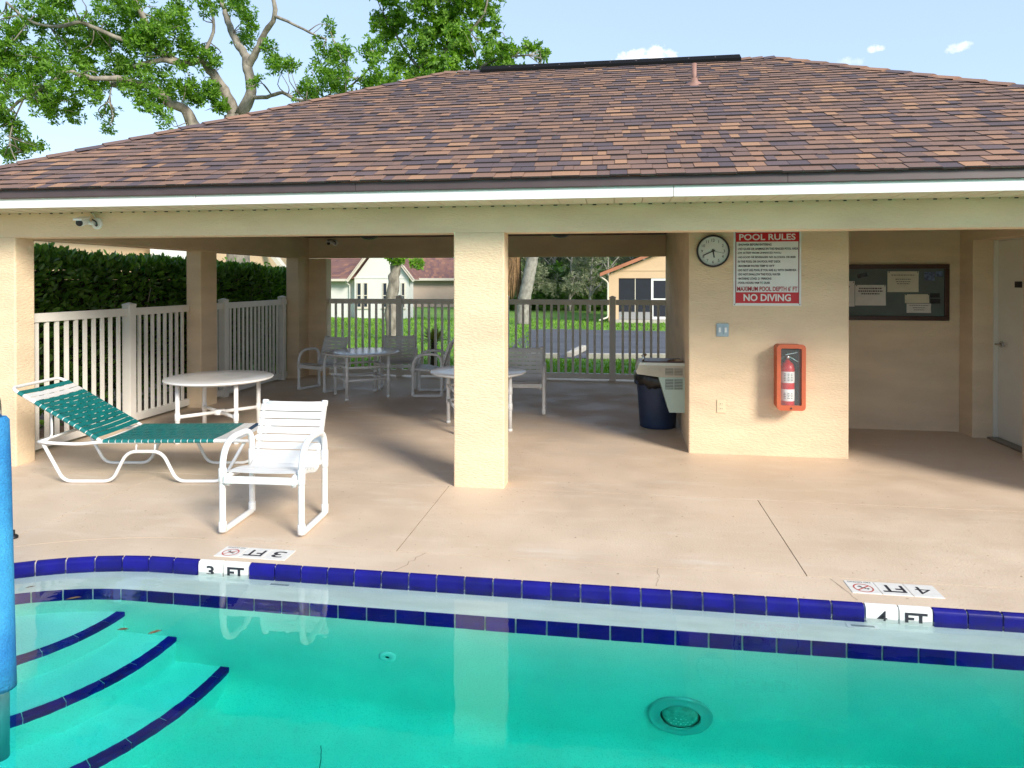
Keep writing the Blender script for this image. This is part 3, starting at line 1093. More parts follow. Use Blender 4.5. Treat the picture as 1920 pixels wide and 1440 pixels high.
# the three curved steps
SCX, SCY = -3.50, 3.43
STEPS = [(-.430, .81), (-.670, 1.12), (-.930, 1.43)]
for z, R in STEPS:
    m = MB()
    n = 56
    vs = [(SCX, SCY, z)]
    for zz in (z, -1.6):
        for k in range(n + 1):
            a = -2.2 + (2.2 + .12) * k / n
            vs.append((SCX + R * cos(a), SCY + R * sin(a), zz))
    fs = [(0, 1 + k, 2 + k) for k in range(n)] + [(1 + k, n + 2 + k, n + 3 + k, 2 + k) for k in range(n)]
    m.add(vs, fs)
    m.build('step', 'plaster_step', pool)

PITCH = .158
# bullnose tile (local: x along the edge, y towards the water is -y, top at z = 0)
bn = MB()
prof = [(.018, .0025)] + [(-.012 + .024 * (1 - sin(pi / 2 * k / 6)) - .0, -.024 + .026 * cos(pi / 2 * k / 6)) for k in range(7)] + [(-.012, -.142)]
np_ = len(prof)
hwid = PITCH / 2 - .0042
vs = [(sx, p[0], p[1]) for sx in (-hwid, hwid) for p in prof]
vs += [(sx, .016, -.142) for sx in (-hwid, hwid)]
bn.add(vs, [(i, np_ + i, np_ + i + 1, i + 1) for i in range(np_ - 1)], True)
end_l = [(-hwid, p[0], p[1]) for p in prof] + [(-hwid, .016, -.142)]
end_r = [(hwid, p[0], p[1]) for p in prof] + [(hwid, .016, -.142)]
bn.add(end_l, [tuple(range(np_ + 1))])
bn.add(end_r, [tuple(range(np_, -1, -1))])
bull = bn.mesh('tile'); bull.materials.append(M['tile_blue'])
bull_w = bn.mesh('marker_tile'); bull_w.materials.append(M['tile_white'])
fb = MB().bbox(-hwid, hwid, -.006, .006, -.152, -.002, b=.0022)
flat = fb.mesh('tile'); flat.materials.append(M['tile_navy'])


def along(off):
    """tile stations along the far edge and round the corner: (x, y, angle)"""
    out = []
    y = PCY + PR + off
    x0 = 1.243 + PITCH / 2           # the 4 FT tile starts here
    k = int((PX1 - x0) / PITCH)
    x = x0 + k * PITCH
    while x > PCX:
        out.append((x, y, 0.0))
        x -= PITCH
    R = PR + off
    a = pi / 2 + (PCX - x) / R
    while a < pi:
        out.append((PCX + R * cos(a), PCY + R * sin(a), a - pi / 2))
        a += PITCH / R
    return out


st = along(0)
four = min(range(len(st)), key=lambda i: abs(st[i][0] - (1.243 + PITCH / 2)))
three = min(range(len(st)), key=lambda i: abs(st[i][0] - (-2.365 + PITCH / 2)))
for i, (x, y, a) in enumerate(st):
    white = i in (four, four - 1, three, three - 1)
    t = inst('marker_tile' if white else 'tile', bull_w if white else bull, pool, (x, y, 0), a)
    if white:
        s_ = {four: '4', three: '3'}.get(i, 'FT')
        text(s_, .064, 'black_text', t, (0, -.0135, -.052), UPRIGHT, width=.048 if len(s_) == 1 else .105, bold=.034 if s_ == 'FT' else (.026 if s_ == '3' else .004))
for (x, y, a) in along(IN2):
    inst('tile', flat, pool, (x, y, ZLEDGE), a)
# nosing tiles of the steps
for (z, R), seg in zip(STEPS, (.165, .168, .172)):
    a = radians(3)
    da = seg / R
    while a > -1.75:
        a0, a1 = a - da + .0035 / R, a
        m = MB()
        vs, fs = [], []
        n = 5
        for k in range(n + 1):
            aa = a0 + (a1 - a0) * k / n
            for rr, zz in ((R - .045, z + .004), (R + .002, z + .004), (R + .006, z - .002), (R + .006, z - .046), (R - .045, z - .046)):
                vs.append((SCX + rr * cos(aa), SCY + rr * sin(aa), zz))
        for k in range(n):
            for j in range(5):
                p, q = k * 5 + j, k * 5 + (j + 1) % 5
                fs.append((p, p + 5, q + 5, q))
        fs += [(0, 1, 2, 3, 4), tuple(n * 5 + j for j in (4, 3, 2, 1, 0))]
        m.add(vs, fs)
        m.build('tile', 'tile_navy', pool)
        a -= da
# underwater light and return fitting on the far wall
YP = PCY + PR + IN2
M['light_ring'] = mat('light_ring', (.42, .46, .46), .35, metal=.35)
M['lens_glass'] = mat('lens_glass', (.16, .30, .26), .08, var=.3, scale=40, coat=1)
M['niche_dark'] = mat('niche_dark', (.018, .022, .012), .6, var=.5, scale=25)
lt = empty('pool_light', 'round underwater pool light with steel ring on the far wall', 'pool light', (.317, YP, -.905))
MB().lathe([(.155, .0), (.157, .012), (.150, .022), (.142, .018), (.105, .020), (.098, .026), (.094, .014)], 48, R90).build('face_ring', 'light_ring', lt)
MB().lathe([(.098, .012), (.098, .0135), (0, .0136)], 40, R90).build('niche', 'niche_dark', lt)
lens = MB().lathe([(.088, .016), (.08, .03), (.05, .042), (0, .046)], 40, Matrix.Translation((0, 0, .012)) @ R90)
lens.build('lens', 'lens_glass', lt)
dots = MB()
for i in range(-3, 4):
    for j in range(-2, 3):
        x, z = i * .022 + (j % 2) * .011, j * .022 + .012
        if x * x + z * z < .0052:
            dots.lathe([(.0042, 0), (0, .003)], 6, Matrix.Translation((x, -.046 + (x * x + z * z) * 3, z)) @ R90)
dots.build('lens_stud', 'plastic_white', lt)
rf = empty('return_fitting', 'small white round return fitting low on the far pool wall', 'pool fitting', (-1.17, YP, -.63))
MB().lathe([(.045, 0), (.047, .006), (.036, .012), (.014, .012), (.012, .004), (0, .004)], 28, R90).build('flange', 'plastic_white', rf)
MB().lathe([(.012, .006), (.0, .0062)], 14, R90).build('eyeball', 'dark', rf)
# skimmer slots on the ledge: small white frames
for (sx, lab) in ((-1.86, 'white inlet frame on the shallow ledge near the three foot mark'), (1.215, 'white inlet frame on the shallow ledge near the four foot mark')):
    e_ = empty('ledge_inlet', lab, 'pool fitting', (sx, 3.595, ZLEDGE), group='inlets set into the pool ledge')
    MB().bbox(-.075, .075, -.022, .022, .001, .007, b=.002).build('frame', 'plastic_white', e_)
    MB().box(-.055, .055, -.009, .009, .0072, .0085).build('slot', mat('slot_grey', (.25, .28, .27), .6), e_)

# water: closed body with refracting surface and green-blue absorption
wm = bpy.data.materials.new('pool_water')
wm.use_nodes = True
n_, l_ = wm.node_tree.nodes, wm.node_tree.links
n_.clear()
o_ = n_.new('ShaderNodeOutputMaterial')
gb = n_.new('ShaderNodeBsdfGlass'); gb.inputs['IOR'].default_value = 1.33; gb.inputs['Roughness'].default_value = 0.0
g_ = n_.new('ShaderNodeNewGeometry')
t1 = n_.new('ShaderNodeTexNoise'); t1.inputs['Scale'].default_value = 5.0; t1.inputs['Detail'].default_value = 2.0
mp_ = n_.new('ShaderNodeMapping'); mp_.inputs['Scale'].default_value = (1, 1.6, 1)
l_.new(g_.outputs['Position'], mp_.inputs[0]); l_.new(mp_.outputs[0], t1.inputs['Vector'])
bp_ = n_.new('ShaderNodeBump'); bp_.inputs['Strength'].default_value = .10; bp_.inputs['Distance'].default_value = .009
l_.new(t1.outputs['Fac'], bp_.inputs['Height']); l_.new(bp_.outputs[0], gb.inputs['Normal'])
va = n_.new('ShaderNodeVolumeAbsorption')
va.inputs['Color'].default_value = (0.0, .955, .912, 1)
va.inputs['Density'].default_value = 1.5
l_.new(gb.outputs[0], o_.inputs['Surface']); l_.new(va.outputs[0], o_.inputs['Volume'])
M['pool_water'] = wm
wo = outline(-.003)
wt = tessellate_polygon([[Vector((p[0], p[1], 0)) for p in wo]])
nw = len(wo)
wmb = MB().add([(p[0], p[1], ZW) for p in wo] + [(p[0], p[1], -1.75) for p in wo], [])
for t in wt:
    a, b, c = [Vector((wo[i][0], wo[i][1], 0)) for i in t]
    up = (b - a).cross(c - a).z > 0
    f = tuple(t) if up else tuple(reversed(t))
    wmb.f.append(f); wmb.smooth.append(False)
    wmb.f.append(tuple(i + nw for i in reversed(f))); wmb.smooth.append(False)
for i in range(nw):
    j = (i + 1) % nw
    wmb.f.append((i, j, j + nw, i + nw)); wmb.smooth.append(False)
water = wmb.build('water', 'pool_water')
_bm = bmesh.new(); _bm.from_mesh(water.data); bmesh.ops.recalc_face_normals(_bm, faces=_bm.faces); _bm.to_mesh(water.data); _bm.free()
tag(water, 'still turquoise pool water', kind='structure')

# ================================================================== DECK
dk = bpy.data.materials.new('deck_coating')
dk.use_nodes = True
n_, l_ = dk.node_tree.nodes, dk.node_tree.links
b_ = n_['Principled BSDF']
g_ = n_.new('ShaderNodeNewGeometry')


def noise_(scale, detail=4, stretch=None, rough=.55):
    t = n_.new('ShaderNodeTexNoise')
    t.inputs['Scale'].default_value = scale
    t.inputs['Detail'].default_value = detail
    t.inputs['Roughness'].default_value = rough
    if stretch:
        q = n_.new('ShaderNodeMapping'); q.inputs['Scale'].default_value = stretch
        l_.new(g_.outputs['Position'], q.inputs[0]); l_.new(q.outputs[0], t.inputs['Vector'])
    else:
        l_.new(g_.outputs['Position'], t.inputs['Vector'])
    return t.outputs['Fac']


def mixc(fac, c1, c2, lo=.35, hi=.65):
    r = n_.new('ShaderNodeMapRange'); r.inputs[1].default_value = lo; r.inputs[2].default_value = hi
    l_.new(fac, r.inputs[0])
    mx = n_.new('ShaderNodeMix'); mx.data_type = 'RGBA'
    l_.new(r.outputs[0], mx.inputs[0])
    for k, c in ((6, c1), (7, c2)):
        if isinstance(c, tuple):
            mx.inputs[k].default_value = (*c, 1)
        else:
            l_.new(c, mx.inputs[k])
    return mx.outputs[2]


base = mixc(noise_(1.1, 5), (.60, .465, .34), (.685, .545, .41))
base = mixc(noise_(5.0, 6, (.5, 1.8, 1)), base, (.70, .57, .445), .52, .85)
# worn pale streaks and dark spots of age
base = mixc(noise_(2.4, 6, (.35, 1.6, 1), .7), base, (.73, .64, .54), .58, .80)
base = mixc(noise_(1.9, 7, (.7, 1.5, 1), .75), base, (.53, .395, .28), .58, .85)
base = mixc(noise_(34, 2), base, (.32, .22, .14), .68, .76)
fine_ = noise_(240, 2)
hs_ = n_.new('ShaderNodeHueSaturation'); mr_ = n_.new('ShaderNodeMapRange'); mr_.inputs[3].default_value = .76; mr_.inputs[4].default_value = 1.22
l_.new(fine_, mr_.inputs[0]); l_.new(mr_.outputs[0], hs_.inputs['Value']); l_.new(base, hs_.inputs['Color'])
l_.new(hs_.outputs[0], b_.inputs['Base Color'])
rr_ = n_.new('ShaderNodeMapRange'); rr_.inputs[1].default_value = .35; rr_.inputs[2].default_value = .65; rr_.inputs[3].default_value = .42; rr_.inputs[4].default_value = .72
l_.new(noise_(2.2, 4), rr_.inputs[0]); l_.new(rr_.outputs[0], b_.inputs['Roughness'])
bp_ = n_.new('ShaderNodeBump'); bp_.inputs['Strength'].default_value = .55; bp_.inputs['Distance'].default_value = .004
l_.new(noise_(70, 4), bp_.inputs['Height']); l_.new(bp_.outputs[0], b_.inputs['Normal'])
M['deck'] = dk
M['joint_filler'] = mat('joint_filler', (.16, .105, .07), .9, var=.3, scale=15)
DX0, DX1, DY0, DY1 = -8.5, 9.0, -8.0, 11.62
# base sheet under the slabs, with the pool left open
po = [Vector((p[0], p[1], 0)) for p in outline(.03)]
outer = [Vector((DX0, DY0, 0)), Vector((DX1, DY0, 0)), Vector((DX1, DY1, 0)), Vector((DX0, DY1, 0))]
tris = tessellate_polygon([outer, po])
allp = outer + po
dm = MB().add([(p.x, p.y, -.0035) for p in allp], [tuple(t) for t in tris])
deck = dm.build('deck', 'joint_filler')
tag(deck, 'tan coated concrete pool deck', kind='structure')
# coping strip round the pool
G = .003
cop_a, cop_b = outline(.305), outline(.017)
ncop = len(cop_a)
m = MB().add([(p[0], p[1], 0) for p in cop_a] + [(p[0], p[1], 0) for p in cop_b] + [(p[0], p[1], -.013) for p in cop_a] + [(p[0], p[1], -.013) for p in cop_b],
             [(i, (i + 1) % ncop, ncop + (i + 1) % ncop, ncop + i) for i in range(ncop)] + [(i, 2 * ncop + i, 2 * ncop + (i + 1) % ncop, (i + 1) % ncop) for i in range(ncop)]
             + [(ncop + i, ncop + (i + 1) % ncop, 3 * ncop + (i + 1) % ncop, 3 * ncop + i) for i in range(ncop)])
m.build('coping_slab', 'deck', deck)
CO = PCY + PR + .305 + 2 * G          # outer edge of the coping on the straight side
RC = PR + .305 + 2 * G


def slab(poly, name='deck_slab'):
    MB().prism(poly, -.013, 0.0).build(name, 'deck', deck)


YJ = 5.287
xs_ = [(-3.775, -1.303), (-1.297, 1.047), (1.053, 3.45), (3.456, 6.2), (6.206, 9.0)]


def arc_pts(xa, xb, n=14):
    """coping's outer curve from x = xa to x = xb (xa < xb <= PCX)"""
    out = []
    for k in range(n + 1):
        x = xa + (xb - xa) * k / n
        out.append((x, PCY + sqrt(max(0, RC * RC - (x - PCX) ** 2))))
    return out


slab([(-1.303, CO), (-1.303, YJ - G), (-3.772, YJ - G)] + arc_pts(-3.772, PCX))
for a, b in xs_[1:3]:
    slab(rect(a, b, CO, YJ - G))
slab(rect(3.456, 6.2, CO, YJ - G))
slab(rect(6.206, 9.0, CO, YJ - G))
la = [(PCX + RC * cos(a), PCY + RC * sin(a)) for a in [pi - .0001 - k * (pi - .0001 - math.acos((-3.778 - PCX) / RC)) / 14 for k in range(15)]]
slab([(-8.5, YJ - G), (-8.5, -5.2), (PCX - RC, -5.2)] + la + [(-3.778, YJ - G)])
slab(rect(-8.5, 9.0, -8.0, -5.32))
slab(rect(6.6 + .305 + 2 * G, 9.0, -5.31, CO - 2 * G))
# floor of the pavilion, in one pour
slab(rect(-5.62, 5.25, YJ + G, DY1), 'pavilion_floor')
slab(rect(-8.5, -5.626, YJ + G, 5.9), 'deck_slab')
slab(rect(5.256, 9.0, YJ + G, DY1), 'deck_slab')

# depth markers let into the deck, to be read from the deck side
M['marker_face'] = mat('marker_face', (.72, .70, .66), .4, var=.06, scale=30)
M['marker_red'] = mat('marker_red', (.45, .06, .05), .5)


def deck_marker(x0, ymid, number, label, wear):
    e_ = empty('depth_marker', label, 'depth marker', (x0 + .23, ymid, 0), group='depth markers let into the deck')
    w_ = .146
    for k in range(3):
        cx_ = (k - 1) * (w_ + .004)
        MB().bbox(cx_ - w_ / 2, cx_ + w_ / 2, -w_ / 2, w_ / 2, -.006, .003, b=.0015).build('tile', 'marker_face', e_)
    z_ = .0036
    text(number, .085, 'black_text', e_, (w_ + .004, 0, z_), (0, 0, pi), width=.075, bold=.008 if number == '3' else -.006)
    text('FT', .085, 'black_text', e_, (0, 0, z_), (0, 0, pi), width=.115, bold=.02)
    text('NO DIVING', .014, 'black_text', e_, (-(w_ + .004), .058, z_), (0, 0, pi), width=.115, bold=.012)
    cx_ = -(w_ + .004)
    rg = MB()
    n = 36
    vs = []
    for k in range(n):
        a = 2 * pi * k / n
        vs += [(cx_ + .050 * cos(a), -.012 + .050 * sin(a), z_), (cx_ + .043 * cos(a), -.012 + .043 * sin(a), z_)]
    rg.add(vs, [(2 * k, 2 * ((k + 1) % n), 2 * ((k + 1) % n) + 1, 2 * k + 1) for k in range(n)])
    rg.box(-.046, .046, -.0035, .0035, z_, z_ + .0002, Matrix.Translation((cx_, -.012, 0)) @ Matrix.Rotation(radians(40), 4, 'Z'))
    rg.build('prohibition_ring', 'marker_red', e_)
    dv = MB()
    mt = Matrix.Translation((cx_, -.012, z_ + .0004))
    dv.box(-.03, .014, -.003, .003, 0, .0001, mt @ Matrix.Rotation(radians(-35), 4, 'Z'))
    dv.box(.006, .03, -.002, .002, 0, .0001, mt @ Matrix.Rotation(radians(-10), 4, 'Z'))
    dv.box(-.03, -.008, -.002, .002, 0, .0001, mt @ Matrix.Rotation(radians(-60), 4, 'Z'))
    dv.lathe([(.005, 0), (.005, .0001), (0, .0001)], 10, mt @ Matrix.Translation((.020, -.012, 0)))
    dv.build('diver_figure', 'black_text', e_)
    return e_


deck_marker(-2.352, 3.80, '3', 'worn white three foot depth marker in the deck beside the strap chair', .3)
deck_marker(1.222, 3.857, '4', 'clean white four foot depth marker in the deck near the inlet', 0)

# ------------------------------------------------------------------ hairline cracks in the deck
M['crack'] = mat('crack', (.34, .24, .165), .95)


def crack(pts, w, lab):
    m = MB()
    vs = []
    for i, p in enumerate(pts):
        a = Vector(pts[max(0, i - 1)]); b = Vector(pts[min(len(pts) - 1, i + 1)])
        d = (b - a).normalized(); nn = Vector((-d.y, d.x))
        ww = w * RNG.uniform(.5, 1.2)
        vs += [(p[0] + nn.x * ww, p[1] + nn.y * ww, .0012), (p[0] - nn.x * ww, p[1] - nn.y * ww, .0012)]
    m.add(vs, [(2 * i, 2 * i + 1, 2 * i + 3, 2 * i + 2) for i in range(len(pts) - 1)])
    o = m.build('deck_crack', 'crack', deck)


def wiggle(a, b, n, amp):
    a, b = Vector(a), Vector(b)
    return [tuple(a.lerp(b, k / n) + Vector((RNG.uniform(-amp, amp), RNG.uniform(-amp, amp)))) for k in range(n + 1)]


crack(wiggle((-1.12, 3.95), (-1.22, 3.69), 8, .012), .0022, '')
crack(wiggle((1.16, 3.94), (1.22, 3.70), 7, .01), .0018, '')
crack(wiggle((.25, 3.93), (.23, 3.72), 7, .012), .0012, '')

# blue padded handrail standing on the second step
M['foam_blue'] = mat('foam_blue', (.012, .15, .40), .8, color2=(.05, .33, .60), scale=4.5, bump=.5, bump_scale=120, fine=.4, detail=8)
hr = empty('handrail', 'blue foam padded pool handrail rising from the steps', 'handrail', (-2.515, 2.49, -.67))
x0, y0 = 0.0, 0.0
MB().tube([(-.012, 0, .0), (-.012, 0, .585)], .030, 20).build('lower_tube', mat('rail_wet', (.16, .30, .30), .4), hr)
MB().tube([(-.012, 0, .59), (-.018, .0, .75), (-.034, .005, 1.5), (-.040, .006, 1.715), (-.0405, .006, 1.73)], [.055, .056, .052, .050, .040], 24).build('foam_sleeve', 'foam_blue', hr)
MB().tube(fillet([(-.0405, .006, 1.72), (-.045, .008, 1.80), (-.25, .15, 1.86), (-.75, .55, 1.70), (-1.20, .90, 1.30), (-1.28, .98, .67)], .12), .024, 14).build('steel_tube', 'steel', hr)
MB().lathe([(.058, 0), (.058, .012), (.026, .03)], 20, Matrix.Translation((-1.28, .98, .67))).build('escutcheon', 'steel', hr)
# black cleat on the deck behind the rail
ct = empty('deck_anchor', 'small black anchor cap on the deck beside the handrail', 'deck fitting', (-3.765, 3.80, 0))
MB().lathe([(.03, 0), (.03, .012), (.022, .02), (.012, .022), (.012, .05), (0, .052)], 16).build('anchor_cap', 'black_plastic', ct)

# thin twigs lying on the pool floor
for (x, y, a, L, lab) in ((-1.35, 2.95, 1.9, .22, 'thin dark twig on the pool floor below the return fitting'), (-1.78, 2.72, .35, .30, 'curved dark twig on the pool floor beside the lowest step')):
    z = floor_z(x) + .004
    tag(MB().tube(smooth_curve([(x, y, z), (x + cos(a) * L * .5 + .02, y + sin(a) * L * .5, z + .004), (x + cos(a) * L, y + sin(a) * L, z)]), .0022, 5).build('twig', 'dark'), lab, 'twig')
# fallen leaves in the shallow water
M['dead_leaf'] = mat('dead_leaf', (.10, .055, .02), .7, var=.4, scale=30)


def fallen(x, y, z, a, L, lab):
    m = MB()
    pts = [(-L / 2, 0, 0), (-L * .2, L * .14, .003), (L * .15, L * .15, .004), (L / 2, 0, .002), (L * .15, -L * .14, .005), (-L * .2, -L * .13, .003), (0, 0, -.002)]
    m.add(pts, [(0, 6, 1), (1, 6, 2), (2, 6, 3), (3, 6, 4), (4, 6, 5), (5, 6, 0)])
    o = m.build('fallen_leaf', 'dead_leaf', None, (x, y, z), (RNG.uniform(-.2, .2), 0, a))
    tag(o, lab, 'leaf', 'fallen leaves in the pool')


fallen(-2.84, 3.235, ZW + .002, .5, .075, 'brown leaf floating over the highest step')
fallen(-2.35, 2.98, ZW + .002, .2, .06, 'tan leaf floating over the second step edge')
fallen(-2.18, 2.98, ZW + .002, .7, .065, 'dark leaf floating over the lowest step')
fallen(-3.22, 3.36, ZLEDGE + .005, .6, .05, 'small dark leaf lying on the shallow ledge')

# ================================================================== FENCES
def fence(label, a, b, posts, height=1.318, post_h=1.372):
    """picket fence from a to b (ground points); posts at given distances along it"""
    a, b = Vector((*a, 0)), Vector((*b, 0))
    d = b - a
    L = d.length
    ang = math.atan2(d.y, d.x)
    e_ = empty('picket_fence', label, 'fence', a, ang, group='vinyl picket fence runs round the pavilion')
    for p in posts:
        po_ = MB().bbox(p - .05, p + .05, -.05, .05, 0.0, post_h - .03, b=.004).build('post', 'vinyl', e_)
        cp = MB()
        cp.bbox(p - .054, p + .054, -.054, .054, post_h - .0295, post_h - .008, b=.004)
        cp.add([(p - .05, -.05, post_h - .008), (p + .05, -.05, post_h - .008), (p + .05, .05, post_h - .008), (p - .05, .05, post_h - .008), (p, 0, post_h + .012)],
               [(0, 1, 4), (1, 2, 4), (2, 3, 4), (3, 0, 4)])
        cp.build('post_cap', 'vinyl', po_)
    edges = sorted(set([0.0, L] + list(posts)))
    cuts = []
    for i in range(len(edges) - 1):
        s0 = edges[i] + (.052 if edges[i] in posts else .004)
        s1 = edges[i + 1] - (.052 if edges[i + 1] in posts else .004)
        if s1 - s0 > .06:
            cuts.append((s0, s1))
    pk = MB().box(-.0195, .0195, -.011, .011, .101, height - .086).mesh('picket')
    pk.materials.append(M['vinyl'])
    for s0, s1 in cuts:
        MB().bbox(s0, s1, -.025, .025, height - .085, height, b=.004).build('top_rail', 'vinyl', e_)
        MB().bbox(s0, s1, -.025, .025, .032, .118, b=.004).build('bottom_rail', 'vinyl', e_)
        n = max(1, round((s1 - s0) / .118) - 1)
        for k in range(n):
            inst('picket', pk, e_, (s0 + (s1 - s0) * (k + 1) / (n + 1), 0, 0))
    return e_


fence('off white picket fence run behind the teal lounger between front columns', (-5.415, YF2 + .004), (-5.415, 8.056), [1.50])
fence('off white picket fence run between second left column and rear corner', (-5.415, 8.424), (-5.415, 10.716), [.44, 2.14])
fence('taupe picket fence run along the rear of the pavilion', (-4.876, 11.20), (.806, 11.20), [1.263, 3.09, 4.84])

# ================================================================== CHAIRS
def path_len(pts):
    out = [0]
    for i in range(1, len(pts)):
        out.append(out[-1] + (Vector(pts[i]) - Vector(pts[i - 1])).length)
    return out


def at_len(pts, ls, s):
    for i in range(1, len(pts)):
        if ls[i] >= s or i == len(pts) - 1:
            t = (s - ls[i - 1]) / max(1e-9, ls[i] - ls[i - 1])
            p = Vector(pts[i - 1]).lerp(Vector(pts[i]), t)
            d = (Vector(pts[i]) - Vector(pts[i - 1])).normalized()
            return p, d


def make_chair(label):
    e_ = empty('patio_chair', label, 'chair', group='white strap chairs by the pool')
    r = .0205
    for sx in (-.262, .262):
        lp = fillet_loop([(sx, -.195, r + .002), (sx, -.195, .60), (sx, .205, .60), (sx, .205, r + .002)], [.03, .19, .13, .03], 8)
        fr = MB().tube(lp, r, 12, closed=True).build('side_frame', 'white_pipe', e_)
        # sleeves of the pipe fittings
        for (y, z0, z1) in ((-.195, .02, .085), (-.195, .335, .43), (.205, .02, .085), (.205, .34, .46)):
            MB().tube([(sx, y, z0), (sx, y, z0 + .004), (sx, y, z1 - .004), (sx, y, z1)], [r + .001, r + .0045, r + .0045, r + .001], 12).build('pipe_fitting', 'white_pipe', fr)
    prof = fillet([(0, -.205, .325), (0, -.215, .372), (0, -.175, .385), (0, -.02, .375), (0, .135, .335), (0, .195, .385), (0, .255, .58), (0, .325, .765)],
                  [.03, .03, .1, .09, .09, .12], 6)
    for sx in (-.218, .218):
        MB().tube([(sx, p.y, p.z) for p in prof], .0185, 10).build('seat_rail', 'white_pipe', e_)
        MB().tube([(sx, prof[-1].y - .004, prof[-1].z - .025), (sx, prof[-1].y, prof[-1].z), (sx, prof[-1].y + .004, prof[-1].z + .012)], .0225, 10).build('rail_end', 'white_pipe', e_)
    for (y, z) in ((-.195, .352), (.205, .372)):
        MB().tube([(-.262, y, z), (.262, y, z)], .019, 10).build('cross_bar', 'white_pipe', e_)
    MB().tube([(-.218, .320, .755), (-.1, .328, .750), (.1, .328, .750), (.218, .320, .755)], .0175, 10).build('top_bar', 'white_pipe', e_)
    ls = path_len(prof)
    n = 16
    step = (ls[-1] - .03) / n
    for k in range(n):
        s = .012 + step * (k + .5)
        p, d = at_len(prof, ls, s)
        nrm = Vector((0, -d.z, d.y))
        nrm = nrm if nrm.z > -.2 or k < 2 else -nrm
        if d.y > 0.2 or k > 5:
            nrm = Vector((0, -d.z, d.y))
        hwid = .0232
        m = MB()
        vs, fs = [], []
        cols = [(-.238, .0), (-.236, .018), (-.222, .0205), (-.12, .0165), (0, .0145), (.12, .0165), (.222, .0205), (.236, .018), (.238, .0)]
        for (x, off) in cols:
            for sgn in (-1, 1):
                for th in (0, .003):
                    vs.append(Vector((x, 0, 0)) + p + d * (sgn * hwid) + nrm * (off + th))
        for i in range(len(cols) - 1):
            o = i * 4
            fs += [(o + 1, o + 3, o + 7, o + 5), (o, o + 4, o + 6, o + 2), (o, o + 1, o + 5, o + 4), (o + 2, o + 6, o + 7, o + 3)]
        fs += [(0, 2, 3, 1), (len(vs) - 4, len(vs) - 3, len(vs) - 1, len(vs) - 2)]
        m.add(vs, fs)
        m.build('strap', 'white_strap', e_)
    return e_


chair = make_chair('white strap patio chair standing alone at the pool edge')
chair.location = (-2.235, 4.262, 0)
chair.rotation_euler = (0, 0, radians(3))
for (loc, rz, lab) in (((-4.31, 9.62, 0), -22, 'white strap chair at the far table beside the rear corner column'),
                       ((-3.23, 9.95, 0), 14, 'white strap chair behind the far table facing the pool'),
                       ((-2.62, 9.50, 0), -83, 'white strap chair seen from the side at the far table'),
                       ((-1.12, 8.36, 0), 4, 'white strap chair pulled up behind the middle column table')):
    c_ = copy_tree(chair)
    c_.location = loc
    c_.rotation_euler = (0, 0, radians(rz))
    c_['label'] = lab

# ================================================================== TABLES
def make_table(label, two_rails):
    e_ = empty('round_table', label, 'table', group='round white patio tables')
    top = MB().lathe([(0, .606), (.515, .606), (.528, .610), (.534, .618), (.532, .627), (.52, .632), (.3, .633), (0, .633)], 64).build('table_top', 'table_top', e_)
    MB().lathe([(.40, .585), (.42, .585), (.42, .6055), (.40, .6055)], 40).build('apron_ring', 'white_pipe', e_)
    R = .415
    for k in range(4):
        a = pi / 4 + k * pi / 2
        x, y = R * cos(a), R * sin(a)
        lg = MB().tube([(x, y, 0.0), (x, y, .605)], .0215, 12).build('leg', 'white_pipe', e_)
        for z0, z1 in ((.0, .03), (.225, .305)) + (((.40, .475),) if two_rails else ()):
            MB().tube([(x, y, z0), (x, y, z0 + .004), (x, y, z1 - .004), (x, y, z1)], [.0225, .0265, .0265, .0225], 12).build('pipe_fitting', 'white_pipe', lg)
        if two_rails:
            a2 = a + pi / 2
            for z in (.265, .437):
                MB().tube([(x, y, z), (R * cos(a2), R * sin(a2), z)], .0165, 10).build('rail', 'white_pipe', e_)
        else:
            MB().tube([(x, y, .265), (x * .12, y * .12, .265)], .0185, 10).build('stretcher', 'white_pipe', e_)
    if not two_rails:
        MB().lathe([(0, .24), (.055, .24), (.06, .25), (.06, .28), (.055, .29), (0, .29)], 20).build('hub', 'white_pipe', e_)
    return e_


t1_ = make_table('round white patio table behind the teal lounger', False)
t1_.location = (-4.06, 6.57, 0); t1_.rotation_euler = (0, 0, radians(8))
t2_ = make_table('round white patio table at the rear with three chairs around it', True)
t2_.location = (-3.54, 9.24, 0); t2_.rotation_euler = (0, 0, radians(38))
t3_ = copy_tree(t2_)
t3_['label'] = 'round white patio table half hidden behind the middle column'
t3_.location = (-1.50, 7.46, 0); t3_.rotation_euler = (0, 0, radians(22))

# ================================================================== LOUNGER
lo = empty('sun_lounger', 'teal strap sun lounger with raised back and white frame', 'lounger', (-3.775, 5.27, 0), radians(8.5))
rl = .0135
HW = .30


def base_side(y):
    return fillet([(-.83, y, .335), (-.655, y, .0155), (-.265, y, .0155), (-.145, y, .255), (.135, y, .255), (.255, y, .0155), (.62, y, .0155), (.80, y, .335)], [.07, .07, .08, .08, .07, .07], 6)


